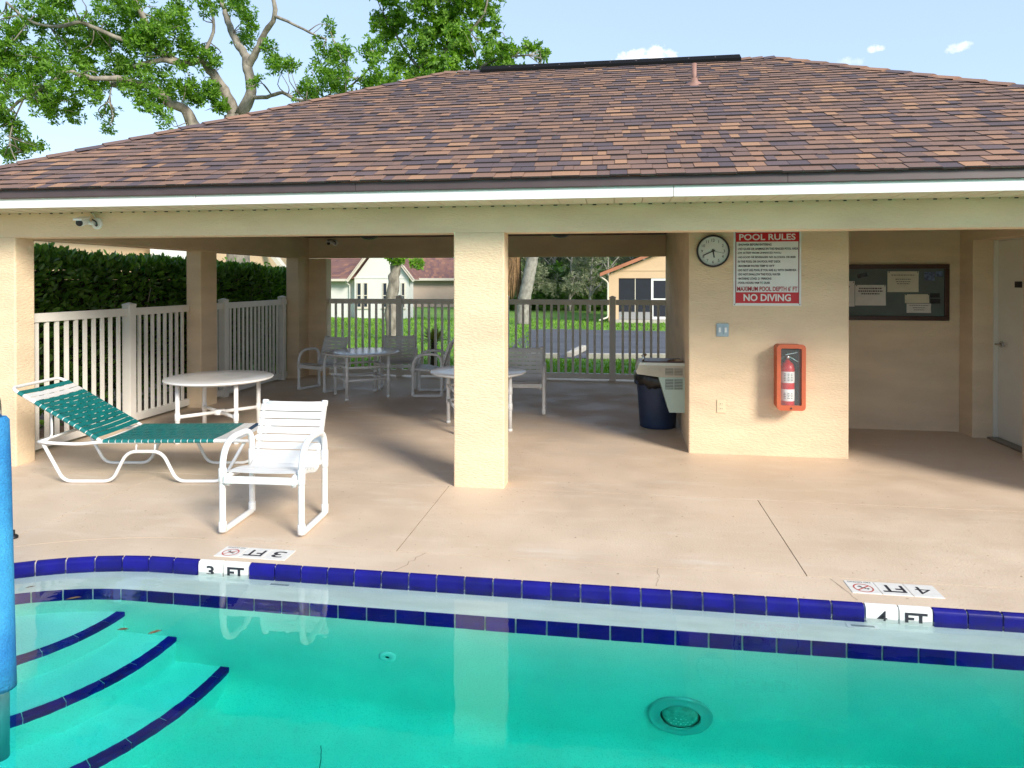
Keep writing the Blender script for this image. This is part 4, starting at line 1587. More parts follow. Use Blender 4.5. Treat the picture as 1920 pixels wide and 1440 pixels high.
for y in (-HW + .02, HW - .02):
    MB().tube(base_side(y), rl, 12).build('leg_frame', 'white_pipe', lo)
    for x in (-.075, .075):
        MB().tube([(x, y, .258), (x + .008, y, .33)], .007, 8).build('spacer', 'white_pipe', lo)
    sy = -HW if y < 0 else HW
    MB().tube(fillet([(-.845, sy, .338), (-.72, sy, .325), (-.52, sy, .318), (-.345, sy, .335), (.30, sy, .342), (.845, sy, .345)], .06), rl, 12).build('seat_rail', 'white_pipe', lo)
MB().tube([(-.83, -HW, .338), (-.83, HW, .338)], rl, 10).build('cross_tube', 'white_pipe', lo)
MB().tube([(.845, -HW, .345), (.845, HW, .345)], rl, 10).build('cross_tube', 'white_pipe', lo)
MB().tube([(-.35, -HW, .335), (-.35, HW, .335)], rl, 10).build('cross_tube', 'white_pipe', lo)
# raised back
hx, hz = -.345, .345
ux, uzz = -.862, .507
BL = .835
bkp = fillet([(hx, -HW, hz), (hx + ux * BL, -HW, hz + uzz * BL), (hx + ux * BL, HW, hz + uzz * BL), (hx, HW, hz)], [.07, .07], 6)
MB().tube(bkp, rl, 12).build('back_frame', 'white_pipe', lo)
for sy in (-.22, .22):
    q = .52
    MB().tube(fillet([(hx + ux * q, sy, hz + uzz * q), (-.79, sy, .36), (-.86, sy, .315)], .03), .009, 8).build('back_prop', 'white_pipe', lo)
MB().tube([(-.80, -.22, .352), (-.80, .22, .352)], .008, 8).build('back_prop', 'white_pipe', lo)


def cross_strap(px_, pz_, dx, dz, w_, material):
    """strap wound across the frame at (px, pz), running in direction d"""
    nx, nz_ = -dz, dx
    if nz_ < 0:
        nx, nz_ = -nx, -nz_
    m = MB()
    sec = []
    for k in range(7):                           # round the near tube
        a = -pi / 2 - pi * k / 6
        sec.append((-HW + cos(a) * (rl + .002), sin(a) * (rl + .002) * -1))
    ys = [(-HW - (rl + .002) * sin(pi * k / 6), -(rl + .002) * cos(pi * k / 6)) for k in range(7)]
    line = ys + [(-.15, rl - .004), (0, rl - .006), (.15, rl - .004)] + [(HW + (rl + .002) * sin(pi * k / 6), (rl + .002) * cos(pi * k / 6)) for k in range(7)]
    vs, fs = [], []
    for (yy, hh_) in line:
        for sgn in (-1, 1):
            for th in (0, .0022):
                vs.append((px_ + dx * sgn * w_ / 2 + nx * (hh_ + th), yy, pz_ + dz * sgn * w_ / 2 + nz_ * (hh_ + th)))
    for i in range(len(line) - 1):
        o = i * 4
        fs += [(o + 1, o + 5, o + 7, o + 3), (o, o + 2, o + 6, o + 4), (o, o + 4, o + 5, o + 1), (o + 2, o + 3, o + 7, o + 6)]
    m.add(vs, fs)
    m.build('strap', material, lo)


SW = .046
s = .055
k = 0
bs = []
while s < BL - .05:
    bs.append(s)
    s += .0525
for i, s in enumerate(bs):
    top_i = len(bs) - 1 - i
    cross_strap(hx + ux * s, hz + uzz * s, ux, uzz, SW, 'white_strap' if top_i in (1, 2) else 'teal_strap')
x = -.30
while x < .80:
    mt_ = 'teal_strap' if x < .58 else ('white_strap' if x < .69 else 'navy_strap' if x < .74 else 'white_strap')
    cross_strap(x, .340 + (x + .3) * .005, 1, .005, SW, mt_)
    x += .0525
# lengthwise straps woven over and under the crosswise ones
for yy in (-.2, -.1, 0, .1, .2):
    m = MB()
    vs, fs = [], []
    N = 64
    for j in range(N + 1):
        s = .19 + (BL - .33 - .19) * j / N
        hgt = rl - .003 + .0035 * sin(pi * (s - .055) / .0525 + (0 if round(yy * 10) % 2 else pi))
        for sgn in (-1, 1):
            for th in (0, .002):
                vs.append((hx + ux * s + uzz * (hgt + th), yy + sgn * .021, hz + uzz * s - ux * (hgt + th)))
    for i in range(N):
        o = i * 4
        fs += [(o + 1, o + 5, o + 7, o + 3), (o, o + 2, o + 6, o + 4), (o, o + 4, o + 5, o + 1), (o + 2, o + 3, o + 7, o + 6)]
    m.add(vs, fs)
    m.build('woven_strap', 'teal_strap', lo)
    m = MB()
    vs, fs = [], []
    for j in range(N + 1):
        x = -.29 + (.84) * j / N
        hgt = rl - .003 + .0035 * sin(pi * (x + .30) / .0525 + (0 if round(yy * 10) % 2 else pi))
        for sgn in (-1, 1):
            for th in (0, .002):
                vs.append((x, yy + sgn * .021, .342 + hgt + th))
    for i in range(N):
        o = i * 4
        fs += [(o + 1, o + 3, o + 7, o + 5), (o, o + 4, o + 6, o + 2), (o, o + 1, o + 5, o + 4), (o + 2, o + 6, o + 7, o + 3)]
    m.add(vs, fs)
    m.build('woven_strap', 'teal_strap', lo)

# ================================================================== FOUNTAIN AND BIN
M['fountain_mint'] = mat('fountain_mint', (.47, .60, .52), .35, var=.04, scale=5)
M['fountain_beige'] = mat('fountain_beige', (.50, .46, .36), .4, var=.06, scale=6)
M['grille_dark'] = mat('grille_dark', (.10, .11, .10), .5)
M['basin_brown'] = mat('basin_brown', (.10, .045, .035), .35, var=.2)
fn = empty('drinking_fountain', 'mint and beige wall mounted drinking fountain over the bin', 'fountain', (.715, 7.12, 0))
YT = .40
side = [(-.50, .685), (-.47, .775), (0, .775), (0, .64), (-.27, .64), (-.29, .655), (-.49, .668)]


def slab_y(poly, y0, y1, m=None):
    m = m or MB()
    k = len(poly)
    area = sum(poly[i][0] * poly[(i + 1) % k][1] - poly[(i + 1) % k][0] * poly[i][1] for i in range(k))
    p = poly if area > 0 else poly[::-1]
    m.add([(q[0], y, q[1]) for y in (y0, y1) for q in p], [tuple(range(k)), tuple(range(2 * k - 1, k - 1, -1))] + [(i, k + i, k + (i + 1) % k, (i + 1) % k) for i in range(k)])
    return m


slab_y([(-.27, .642), (0, .642), (0, .285), (-.165, .285)], 0, YT).build('lower_cabinet', 'fountain_mint', fn)
slab_y([(-.50, .70), (-.47, .762), (-.001, .762), (-.001, .644), (-.27, .644), (-.49, .672)], -.002, YT + .002).build('upper_cabinet', 'fountain_beige', fn)
slab_y([(-.475, .763), (-.46, .79), (-.001, .79), (-.001, .763)], -.004, YT + .004).build('top_rim', mat('fountain_rim', (.62, .66, .60), .35), fn)
MB().bbox(-.42, -.03, .04, YT - .04, .785, .80, b=.006).build('basin', 'basin_brown', fn)
MB().lathe([(.0, .03), (.035, .028), (.06, .012), (.065, 0)], 20, Matrix.Translation((-.10, .1, .79)) @ Matrix.Diagonal((1.4, .7, 1, 1))).build('button_mound', 'steel', fn)
MB().tube(fillet([(-.425, .08, .785), (-.425, .08, .845), (-.395, .11, .862)], .02), .012, 10).lathe([(.0, .02), (.018, .012), (.02, 0), (0, 0)], 12, Matrix.Translation((-.425, .08, .845))).build('spout', 'steel', fn)
MB().bbox(-.385, -.255, -.008, -.0025, .692, .728, b=.003).build('badge', 'fountain_beige', fn)
for (z0, z1, n) in ((.665, .735, 5), (.52, .625, 7)):
    for x0_ in (-.205, -.115):
        gr_ = MB().box(x0_, x0_ + .08, -.0045, -.0022, z0, z1).build('grille', 'grille_dark', fn)
        for q in range(n):
            zz = z0 + (q + .5) * (z1 - z0) / n
            MB().box(x0_ + .002, x0_ + .078, -.0085, -.0048, zz - .003, zz + .003).build('louver', 'fountain_mint' if z0 < .6 else 'fountain_beige', gr_)

M['bin_navy'] = mat('bin_navy', (.010, .028, .075), .42, var=.15, scale=6)
M['bag_black'] = mat('bag_black', (.012, .012, .013), .28, var=.3, scale=20, bump=.4, bump_scale=22)
bn_ = empty('trash_bin', 'dark blue round trash bin with a black liner bag', 'bin', (.475, 7.80, 0))
MB().lathe([(.0, .0), (.185, .0), (.196, .006), (.198, .03), (.232, .50), (.233, .545), (.243, .548), (.246, .575), (.240, .585), (.225, .585), (.19, .04), (0, .03)], 48).build('bin_body', 'bin_navy', bn_)
for a in (radians(200), radians(20)):
    hm = Matrix.Rotation(a, 4, 'Z')
    MB().bbox(.228, .262, -.05, .05, .485, .525, b=.008, mtx=hm).build('grip', 'bin_navy', bn_)
bg = MB()
n = 60
vs, fs = [], []
brng = random.Random(3)
rows = [(.236, .46, .006), (.258, .475, .012), (.262, .53, .010), (.262, .592, .008), (.245, .607, .006), (.225, .59, .004), (.20, .40, .01), (.17, .12, .01)]
ph = [brng.uniform(0, 6.28) for _ in range(8)]
for (r, z, amp) in rows:
    for k in range(n):
        a = 2 * pi * k / n
        wv = sum(sin(a * f_ + ph[i]) for i, f_ in enumerate((5, 9, 14, 21))) / 4
        zz = z + (wv * .035 if z < .5 and r > .23 else wv * amp) + (.022 * cos(a - 2.9) if z > .45 else 0)
        vs.append(((r + wv * amp) * cos(a), (r + wv * amp) * sin(a), zz))
for i in range(len(rows) - 1):
    for k in range(n):
        fs.append((i * n + k, i * n + (k + 1) % n, (i + 1) * n + (k + 1) % n, (i + 1) * n + k))
bg.add(vs, fs, True)
bg.build('liner_bag', 'bag_black', bn_)

# ================================================================== GROUND BEYOND
def ground_z(y):
    return -.06 if y < 12 else max(-.85, -.06 - (y - 12) * .02633)


lm = bpy.data.materials.new('lawn')
lm.use_nodes = True
n_, l_ = lm.node_tree.nodes, lm.node_tree.links
b_ = n_['Principled BSDF']
g_ = n_.new('ShaderNodeNewGeometry')
c_ = mixc.__globals__   # the node helpers below work on n_, l_, g_ of this material
base = mixc(noise_(.35, 5), (.10, .23, .026), (.15, .31, .038))
base = mixc(noise_(3.0, 6, (1, .5, 1)), base, (.22, .33, .055), .5, .8)
base = mixc(noise_(40, 3), base, (.06, .14, .016), .5, .8)
base = mixc(noise_(.9, 4), base, (.26, .24, .09), .58, .80)
l_.new(base, b_.inputs['Base Color'])
b_.inputs['Roughness'].default_value = .9
bp_ = n_.new('ShaderNodeBump'); bp_.inputs['Strength'].default_value = .8; bp_.inputs['Distance'].default_value = .05
l_.new(noise_(30, 4), bp_.inputs['Height']); l_.new(bp_.outputs[0], b_.inputs['Normal'])
M['lawn'] = lm

# one sheet to the horizon, open where the pool deck lies
xs = [-900, -300, -120, -60, -30, -16, DX0 + .05, 0, DX1 - .05, 20, 40, 120, 300, 900]
ys = [-900, -300, -60, -20, DY0 + .05, 0, 5.85, DY1 - .05, 14, 18, 24, 32, 42, 60, 100, 300, 900]
lw = MB()
for y in ys:
    for x in xs:
        lw.v.append((x, y, ground_z(y)))
for j in range(len(ys) - 1):
    for i in range(len(xs) - 1):
        cxm, cym = (xs[i] + xs[i + 1]) / 2, (ys[j] + ys[j + 1]) / 2
        if -5.6 < cxm < DX1 and DY0 < cym < DY1 or (DX0 < cxm <= -5.6 + 2.0 and DY0 < cym < 5.85) or (DX0 < cxm < DX1 and DY0 < cym < 5.85):
            continue
        if DX0 < cxm < DX1 and 5.85 < cym < DY1 and cxm > 0:
            continue
        a = j * len(xs) + i
        lw.f.append((a, a + 1, a + len(xs) + 1, a + len(xs))); lw.smooth.append(False)
lawn = lw.build('lawn', 'lawn')
tag(lawn, 'green mown lawn around the pool', kind='structure')

# grass blades where the lawn is seen through the fence
M['grass'] = leaf_mat('grass', (.09, .22, .018), (.22, .40, .045), .3, .7)
gr = MB()
grng = random.Random(8)


def in_pad(x, y):
    return y > 15.4 and y < 30.2 and x > -1.75 - (y - 15.4) * .125 - .1


count = 0
while count < 26000:
    y = 11.75 + (grng.random() ** 1.6) * 32
    x = -2.6 + grng.uniform(-1, 1) * (3.2 + (y - 11) * .36) - (y - 11) * .16
    if in_pad(x, y):
        continue
    z = ground_z(y)
    h = grng.uniform(.03, .075) * (1 + (y - 11) * .02)
    w = h * grng.uniform(.18, .3) * (1 + (y - 11) * .03)
    a = grng.uniform(0, 2 * pi)
    lx, ly = grng.uniform(-.5, .5) * h, grng.uniform(-.5, .5) * h
    gr.add([(x - w * cos(a), y - w * sin(a), z), (x + w * cos(a), y + w * sin(a), z), (x + lx, y + ly, z + h)], [(0, 1, 2)])
    count += 1
go = gr.build('grass', 'grass')
tag(go, 'short green grass blades of the rear lawn', 'grass', kind='stuff')

# asphalt pad with kerb and wheel stop
M['asphalt'] = mat('asphalt', (.050, .052, .062), .85, color2=(.11, .112, .13), scale=1.3, stretch=(.4, 1.6, 1), fine=.3, bump=.4, bump_scale=60)
M['concrete'] = mat('concrete', (.46, .43, .37), .85, var=.12, scale=6, fine=.15)
pv = MB()
pad = [(-1.78, 15.5), (1.2, 15.95), (14, 17.5), (14, 31), (2.3, 29.4), (-2.6, 30.4), (-3.65, 29.6), (-3.25, 24), (-3.05, 19.6)]
tri = tessellate_polygon([[Vector((p[0], p[1], 0)) for p in pad]])
pv.add([(p[0], p[1], ground_z(p[1]) + .012) for p in pad], [tuple(t) for t in tri])
po_ = pv.build('road', 'asphalt')
tag(po_, 'dark asphalt parking pad behind the pavilion', kind='structure')
for (a, b) in (((-.62, 15.62), (3.4, 16.15)), ((-1.95, 15.42), (-1.25, 15.52))):
    a, b = Vector(a), Vector(b)
    d = (b - a)
    m_ = Matrix.Translation((a.x, a.y, ground_z(a.y))) @ Matrix.Rotation(math.atan2(d.y, d.x), 4, 'Z')
    o = MB().bbox(0, d.length, -.07, .07, 0.0, .13, b=.02, mtx=m_).build('kerb', 'concrete')
    tag(o, 'pale concrete kerb at the edge of the asphalt pad', kind='structure')
a, b = Vector((-1.05, 15.95)), Vector((-.80, 17.75))
m_ = Matrix.Translation((a.x, a.y, ground_z(a.y) + .014)) @ Matrix.Rotation(math.atan2((b - a).y, (b - a).x), 4, 'Z')
tag(MB().bbox(0, (b - a).length, -.075, .075, -.03, .11, b=.025, mtx=m_).build('wheel_stop', 'concrete'), 'pale concrete wheel stop lying on the asphalt pad', 'wheel stop')
# gravel bed along the fence
gv = MB()
for k in range(900):
    x = grng.uniform(-1.6, .8)
    y = 11.72 + grng.random() * max(.05, .55 - .16 * (x + 1.6))
    s = grng.uniform(.012, .03)
    z = ground_z(y)
    gv.add([(x - s, y, z), (x, y - s, z), (x + s, y, z), (x, y + s, z), (x, y, z + s)], [(0, 1, 4), (1, 2, 4), (2, 3, 4), (3, 0, 4)])
tag(gv.build('gravel', mat('gravel', (.30, .20, .16), .9, per_island=.4)), 'reddish gravel strip behind the rear fence', 'gravel', kind='stuff')

# ================================================================== TREES
M['bark'] = mat('bark', (.12, .105, .085), .95, color2=(.36, .32, .265), scale=7, bump=1.0, bump_scale=26, stretch=(1, 1, .5), fine=.25)
M['bark_pale'] = mat('bark_pale', (.36, .34, .30), .95, color2=(.20, .185, .16), scale=7, bump=.9, bump_scale=20, stretch=(1, 1, .7), fine=.25)
M['oak_leaf'] = leaf_mat('oak_leaf', (.055, .15, .009), (.20, .38, .032), .42)
M['elm_leaf'] = leaf_mat('elm_leaf', (.065, .165, .010), (.22, .40, .036), .42)
M['hedge_leaf'] = leaf_mat('hedge_leaf', (.035, .095, .014), (.15, .29, .045), .30, .36)
M['wood_leaf'] = leaf_mat('wood_leaf', (.030, .060, .018), (.10, .14, .05), .3)
M['moss_leaf'] = leaf_mat('moss_leaf', (.13, .16, .08), (.27, .29, .17), .35)


def smooth_path(pts, n=4):
    pts = [Vector(p) for p in pts]
    out = []
    k = len(pts)
    for i in range(k - 1):
        p0, p1, p2, p3 = pts[max(0, i - 1)], pts[i], pts[i + 1], pts[min(k - 1, i + 2)]
        for j in range(n):
            t = j / n
            out.append(.5 * ((2 * p1) + (p2 - p0) * t + (2 * p0 - 5 * p1 + 4 * p2 - p3) * t * t + (3 * p1 - p0 - 3 * p2 + p3) * t ** 3))
    out.append(pts[-1])
    return out


def sprigs(m, rng, centre, r, count, leaf_len, leaf_w, flat=.8, per=6):
    """leafy sprigs filling a clump: rosettes of pointed leaves"""
    c0 = Vector(centre)
    for _ in range(count):
        while True:
            q = Vector((rng.uniform(-1, 1), rng.uniform(-1, 1), rng.uniform(-1, 1)))
            if .02 < q.length < 1:
                break
        q = q * (q.length ** -.25)
        p = c0 + Vector((q.x * r, q.y * r, q.z * r * flat))
        ax = (q.normalized() + Vector((rng.uniform(-1, 1), rng.uniform(-1, 1), rng.uniform(-.7, 1)))).normalized()
        e1 = ax.orthogonal().normalized()
        e2 = ax.cross(e1)
        a0 = rng.uniform(0, 6.28)
        for k in range(per):
            a = a0 + k * 2.399
            d = (ax * rng.uniform(.0, .8) + (e1 * cos(a) + e2 * sin(a))).normalized()
            L = leaf_len * rng.uniform(.7, 1.3)
            side = d.cross(ax)
            side = (side.normalized() if side.length > .05 else e1) * leaf_w * L / leaf_len
            b = p + d * L * .08
            mid = p + d * L * .5 + ax * L * .06
            tip = p + d * L - ax * L * .08
            m.add([b, mid - side, tip, mid + side], [(0, 1, 2, 3)])


def tree(label, cat, limbs, clumps, leaf, bark, seed, density=900, leaf_len=.12, leaf_w=.024, twigs=True, name='tree', group=None):
    rng = random.Random(seed)
    b0 = Vector(limbs[0][0][0])
    e_ = empty(name, label, cat, b0, group=group)
    tr = MB()
    for pts, r0, r1 in limbs:
        sp = smooth_path([Vector(p) - b0 for p in pts])
        for i in range(1, len(sp) - 1):
            sp[i] = sp[i] + Vector((rng.uniform(-1, 1), rng.uniform(-1, 1), rng.uniform(-1, 1))) * (r0 + r1) * .11
        n = len(sp)
        tr.tube(sp, [(r0 + (r1 - r0) * (i / (n - 1)) ** .8) * rng.uniform(.93, 1.09) for i in range(n)], 10)
    if twigs:
        tips = [Vector(p) for pts, r0, r1 in limbs for p in smooth_path(pts, 3)[2:]]
        for c in clumps:
            cc = Vector(c[:3])
            near = min(tips, key=lambda q: (q - cc).length)
            for t in range(2):
                end = cc + Vector((rng.uniform(-1, 1), rng.uniform(-1, 1), rng.uniform(-1, 1))) * c[3] * .8
                mid = near.lerp(end, .5) + Vector((rng.uniform(-1, 1), rng.uniform(-1, 1), rng.uniform(-1, 1))) * .28 * (end - near).length
                tr.tube(smooth_path([near - b0, mid - b0, end - b0], 3), .018, 5, r1=.005)
    tr.build('trunk', bark, e_)
    cr = MB()
    for c in clumps:
        sub = 6
        for k in range(sub):
            q = Vector((rng.uniform(-1, 1), rng.uniform(-1, 1), rng.uniform(-1, 1))) * c[3] * .8
            sprigs(cr, rng, Vector(c[:3]) - b0 + q, c[3] * rng.uniform(.35, .8), max(3, int(density * c[3] ** 1.6 / sub / 6)), leaf_len, leaf_w)
    cr.build('crown', leaf, e_)
    return e_


OAK_LIMBS = [
    ([(-9.88, 17.0, 0.0), (-9.96, 17.0, 2.28), (-10.05, 17.0, 4.42), (-10.05, 17.0, 6.06)], 0.340, 0.270),
    ([(-10.05, 17.0, 5.96), (-10.22, 16.9, 6.54), (-10.47, 16.7, 7.05), (-10.72, 16.5, 7.38), (-11.05, 16.2, 7.21), (-11.36, 15.8, 7.2), (-11.8, 15.4, 6.92)], 0.170, 0.050),
    ([(-9.86, 17.0, 6.05), (-9.57, 17.0, 6.68), (-9.66, 17.0, 7.25), (-9.82, 17.1, 7.71), (-10.16, 17.2, 8.12), (-10.4, 17.3, 8.68), (-10.62, 17.4, 9.16), (-10.77, 17.5, 9.8)], 0.160, 0.060),
    ([(-9.68, 17.0, 7.28), (-9.35, 16.9, 7.7), (-9.06, 16.8, 8.14), (-8.69, 16.6, 8.46), (-8.71, 16.5, 9.03)], 0.110, 0.050),
    ([(-8.7, 16.6, 8.46), (-8.13, 16.5, 8.18), (-7.51, 16.4, 7.84), (-7.15, 16.3, 7.67)], 0.045, 0.020),
    ([(-10.05, 17.0, 4.85), (-10.54, 16.8, 5.18), (-10.94, 16.6, 5.67), (-11.18, 16.5, 6.12), (-11.42, 16.3, 6.22), (-11.73, 16.0, 6.59), (-12.03, 15.7, 6.56), (-12.39, 15.4, 6.49)], 0.200, 0.060),
    ([(-9.62, 17.0, 6.51), (-9.08, 16.9, 6.46), (-8.58, 16.8, 6.53), (-8.04, 16.6, 6.26), (-7.3, 16.4, 6.2), (-6.72, 16.2, 6.28)], 0.060, 0.030),
    ([(-11.73, 16.0, 6.59), (-12.02, 15.4, 6.63), (-12.5, 15.0, 6.55), (-12.76, 14.8, 6.59), (-12.94, 14.6, 6.62), (-13.19, 14.4, 6.27), (-13.71, 14.2, 5.92), (-14.01, 14.0, 5.48)], 0.080, 0.030),
    ([(-11.44, 15.6, 7.37), (-11.94, 15.4, 7.53), (-12.51, 15.2, 7.78), (-12.92, 15.0, 7.93), (-13.33, 14.8, 7.78), (-13.94, 14.6, 7.87), (-14.37, 14.4, 8.28)], 0.070, 0.025),
    ([(-11.05, 16.2, 7.21), (-11.58, 15.9, 7.52), (-11.58, 15.7, 7.88), (-11.77, 15.6, 8.38), (-11.87, 15.5, 8.88)], 0.110, 0.050),
    ([(-10.72, 16.5, 7.38), (-10.53, 16.8, 8.22), (-10.73, 17.0, 9.01), (-10.88, 17.0, 9.59)], 0.050, 0.030),
    ([(-6.72, 16.2, 6.28), (-6.47, 16.1, 6.7), (-6.64, 16.0, 7.07), (-6.87, 15.9, 7.7)], 0.030, 0.012),
    ([(-6.72, 16.2, 6.28), (-5.95, 16.0, 6.77), (-5.82, 16.0, 7.22)], 0.028, 0.012),
    ([(-13.71, 14.2, 5.92), (-13.8, 14.0, 5.29), (-13.8, 13.9, 4.78), (-13.64, 13.9, 4.4)], 0.020, 0.010),
    ([(-12.39, 15.4, 6.49), (-12.38, 15.3, 6.06), (-12.2, 15.2, 5.7), (-12.3, 15.2, 5.45)], 0.015, 0.008),
]
OAK_CLUMPS = [(-13.95, 14.84, 8.15, 0.43), (-13.68, 15.35, 8.26, 0.48), (-13.32, 15.72, 8.39, 0.49), (-13.27, 16.12, 8.12, 0.37), (-14.65, 14.65, 7.28, 0.48), 
    (-14.82, 15.04, 6.75, 0.52), (-13.48, 13.54, 5.77, 0.39), (-13.64, 14.65, 6.97, 0.50), (-13.87, 15.74, 7.33, 0.58), (-12.98, 15.58, 7.37, 0.57), 
    (-12.80, 16.30, 7.60, 0.60), (-11.34, 15.36, 7.35, 0.53), (-11.23, 16.25, 7.78, 0.48), (-10.67, 16.08, 7.49, 0.39), (-12.25, 15.80, 8.60, 0.36), 
    (-11.77, 16.16, 8.47, 0.48), (-10.82, 15.46, 7.86, 0.43), (-11.60, 15.43, 7.72, 0.45), (-13.45, 14.29, 5.85, 0.33), (-14.03, 15.57, 6.13, 0.43), 
    (-13.58, 15.48, 5.92, 0.28), (-12.60, 14.61, 6.40, 0.45), (-12.98, 15.95, 6.94, 0.50), (-11.66, 15.21, 6.56, 0.45), (-11.72, 16.30, 6.71, 0.45), 
    (-11.26, 15.45, 5.93, 0.35), (-10.84, 15.43, 5.68, 0.23), (-11.57, 16.96, 6.82, 0.42), (-10.26, 16.25, 6.20, 0.35), (-10.22, 16.29, 6.51, 0.29), 
    (-13.17, 16.28, 5.96, 0.21), (-13.03, 16.10, 5.63, 0.16), (-13.92, 13.94, 5.22, 0.30), (-14.84, 15.13, 5.08, 0.35), (-13.91, 14.66, 4.80, 0.19), 
    (-14.53, 14.57, 4.65, 0.17), (-10.25, 16.24, 8.71, 0.24), (-10.31, 17.68, 9.18, 0.43), (-9.69, 17.20, 8.48, 0.34), (-10.21, 17.70, 8.34, 0.29), 
    (-11.03, 17.30, 7.91, 0.23), (-10.24, 16.45, 7.25, 0.19), (-8.70, 16.53, 7.40, 0.27), (-8.41, 16.19, 6.94, 0.24), (-9.01, 16.29, 6.70, 0.16), 
    (-7.93, 15.94, 6.98, 0.20), (-8.76, 16.46, 7.66, 0.16), (-7.11, 16.54, 7.42, 0.38), (-6.43, 15.51, 6.75, 0.43), (-7.68, 16.76, 6.67, 0.41), 
    (-7.09, 16.14, 6.61, 0.40), (-6.61, 16.00, 6.28, 0.37), (-7.37, 16.90, 8.19, 0.18), (-5.99, 16.10, 7.26, 0.32), (-5.72, 15.80, 6.68, 0.23), 
    (-5.99, 16.10, 6.35, 0.29), (-8.19, 16.91, 6.57, 0.22), (-6.25, 15.55, 5.89, 0.25), (-14.76, 15.22, 7.88, 0.35), (-12.82, 14.07, 6.26, 0.35), 
    (-14.28, 14.95, 6.57, 0.37), (-12.83, 16.15, 7.97, 0.40), (-13.78, 13.24, 6.41, 0.49), (-15.14, 14.41, 7.60, 0.47), (-14.36, 13.80, 5.63, 0.45), 
    (-11.67, 16.24, 9.25, 0.60), (-11.67, 14.88, 8.67, 0.55), (-12.68, 14.24, 8.40, 0.47), (-9.57, 16.45, 9.20, 0.47), (-10.95, 17.47, 9.80, 0.50), 
    (-10.78, 15.91, 6.83, 0.33), (-11.05, 17.00, 6.67, 0.22), ]
ELM_LIMBS = [
    ([(-7.17, 21.6, -0.37), (-7.26, 21.6, 0.51), (-7.17, 21.6, 1.56), (-7.04, 21.6, 2.34), (-6.68, 21.6, 4.17), (-6.23, 21.6, 6.24), (-5.78, 21.6, 8.13), (-5.37, 21.6, 9.14), (-5.12, 21.6, 10.16), (-4.98, 21.6, 11.69)], 0.240, 0.070),
    ([(-6.23, 21.6, 6.24), (-5.09, 21.3, 7.33), (-4.17, 21.0, 8.22), (-3.46, 20.8, 8.45), (-2.28, 20.6, 8.46)], 0.100, 0.020),
    ([(-5.78, 21.6, 8.13), (-6.65, 21.8, 8.92), (-7.26, 22.0, 9.9), (-7.63, 22.0, 10.45)], 0.070, 0.020),
    ([(-5.37, 21.6, 9.14), (-4.59, 21.4, 9.54), (-4.04, 21.2, 10.11), (-3.95, 21.2, 10.77)], 0.060, 0.020),
    ([(-6.68, 21.6, 4.17), (-7.32, 21.9, 6.51), (-7.63, 22.0, 7.79), (-8.0, 22.0, 8.52)], 0.090, 0.020),
]
ELM_CLUMPS = [(-7.53, 22.27, 10.73, 0.51), (-6.89, 22.30, 10.34, 0.77), (-6.12, 21.22, 9.48, 0.73), (-5.42, 21.24, 10.04, 0.73), (-5.15, 21.54, 9.45, 0.74), 
    (-6.16, 22.00, 8.96, 0.76), (-4.63, 20.79, 8.47, 0.78), (-6.87, 21.95, 8.77, 0.61), (-4.16, 22.04, 10.27, 0.43), (-4.39, 22.15, 10.76, 0.51), 
    (-3.73, 20.67, 9.20, 0.34), (-3.89, 22.30, 9.09, 0.62), (-3.09, 20.76, 8.39, 0.48), (-2.77, 21.21, 8.91, 0.21), (-2.37, 21.70, 8.99, 0.23), 
    (-2.33, 22.25, 8.93, 0.18), (-7.00, 21.21, 8.03, 0.42), (-7.68, 22.26, 9.70, 0.40), (-7.63, 21.58, 9.98, 0.23), (-6.27, 21.16, 10.65, 0.69), 
    (-5.06, 21.17, 10.75, 0.87), (-7.56, 20.92, 7.75, 0.31), (-5.30, 20.74, 8.32, 0.68), (-3.80, 20.87, 8.24, 0.58), (-5.76, 21.84, 7.85, 0.80), 
    (-4.80, 22.39, 7.96, 0.82), (-6.54, 20.89, 7.45, 0.60), (-5.96, 20.69, 11.35, 0.85), (-5.16, 22.38, 12.41, 1.01), (-4.28, 21.56, 11.46, 0.71), 
    (-7.21, 21.33, 11.21, 0.61), (-5.54, 21.03, 12.48, 0.86), (-6.07, 21.67, 6.77, 0.71), (-4.92, 22.09, 6.83, 0.72), (-3.56, 21.42, 7.81, 0.61), 
    ]

tree('gnarled oak tree with twisted grey limbs behind the pavilion roof', 'oak tree', OAK_LIMBS, OAK_CLUMPS, 'oak_leaf', 'bark', 3, density=2600, leaf_len=.125, leaf_w=.024, name='oak_tree')
tree('bright green leaning tree rising behind the roof ridge', 'tree', ELM_LIMBS, ELM_CLUMPS, 'elm_leaf', 'bark', 9, density=2400, leaf_len=.13, leaf_w=.034, name='leaning_tree')
# young sprouts on the leaning trunk
sp_m = MB()
sprigs(sp_m, random.Random(2), (-7.05, 21.45, 2.45), .34, 60, .16, .04)
sprigs(sp_m, random.Random(6), (-6.35, 21.5, 2.2), .2, 30, .15, .035)
sp_o = sp_m.build('trunk_sprouts', 'elm_leaf')
tag(sp_o, 'pale green sprouts growing from the leaning trunk under the beam', 'sprouts', kind='stuff')

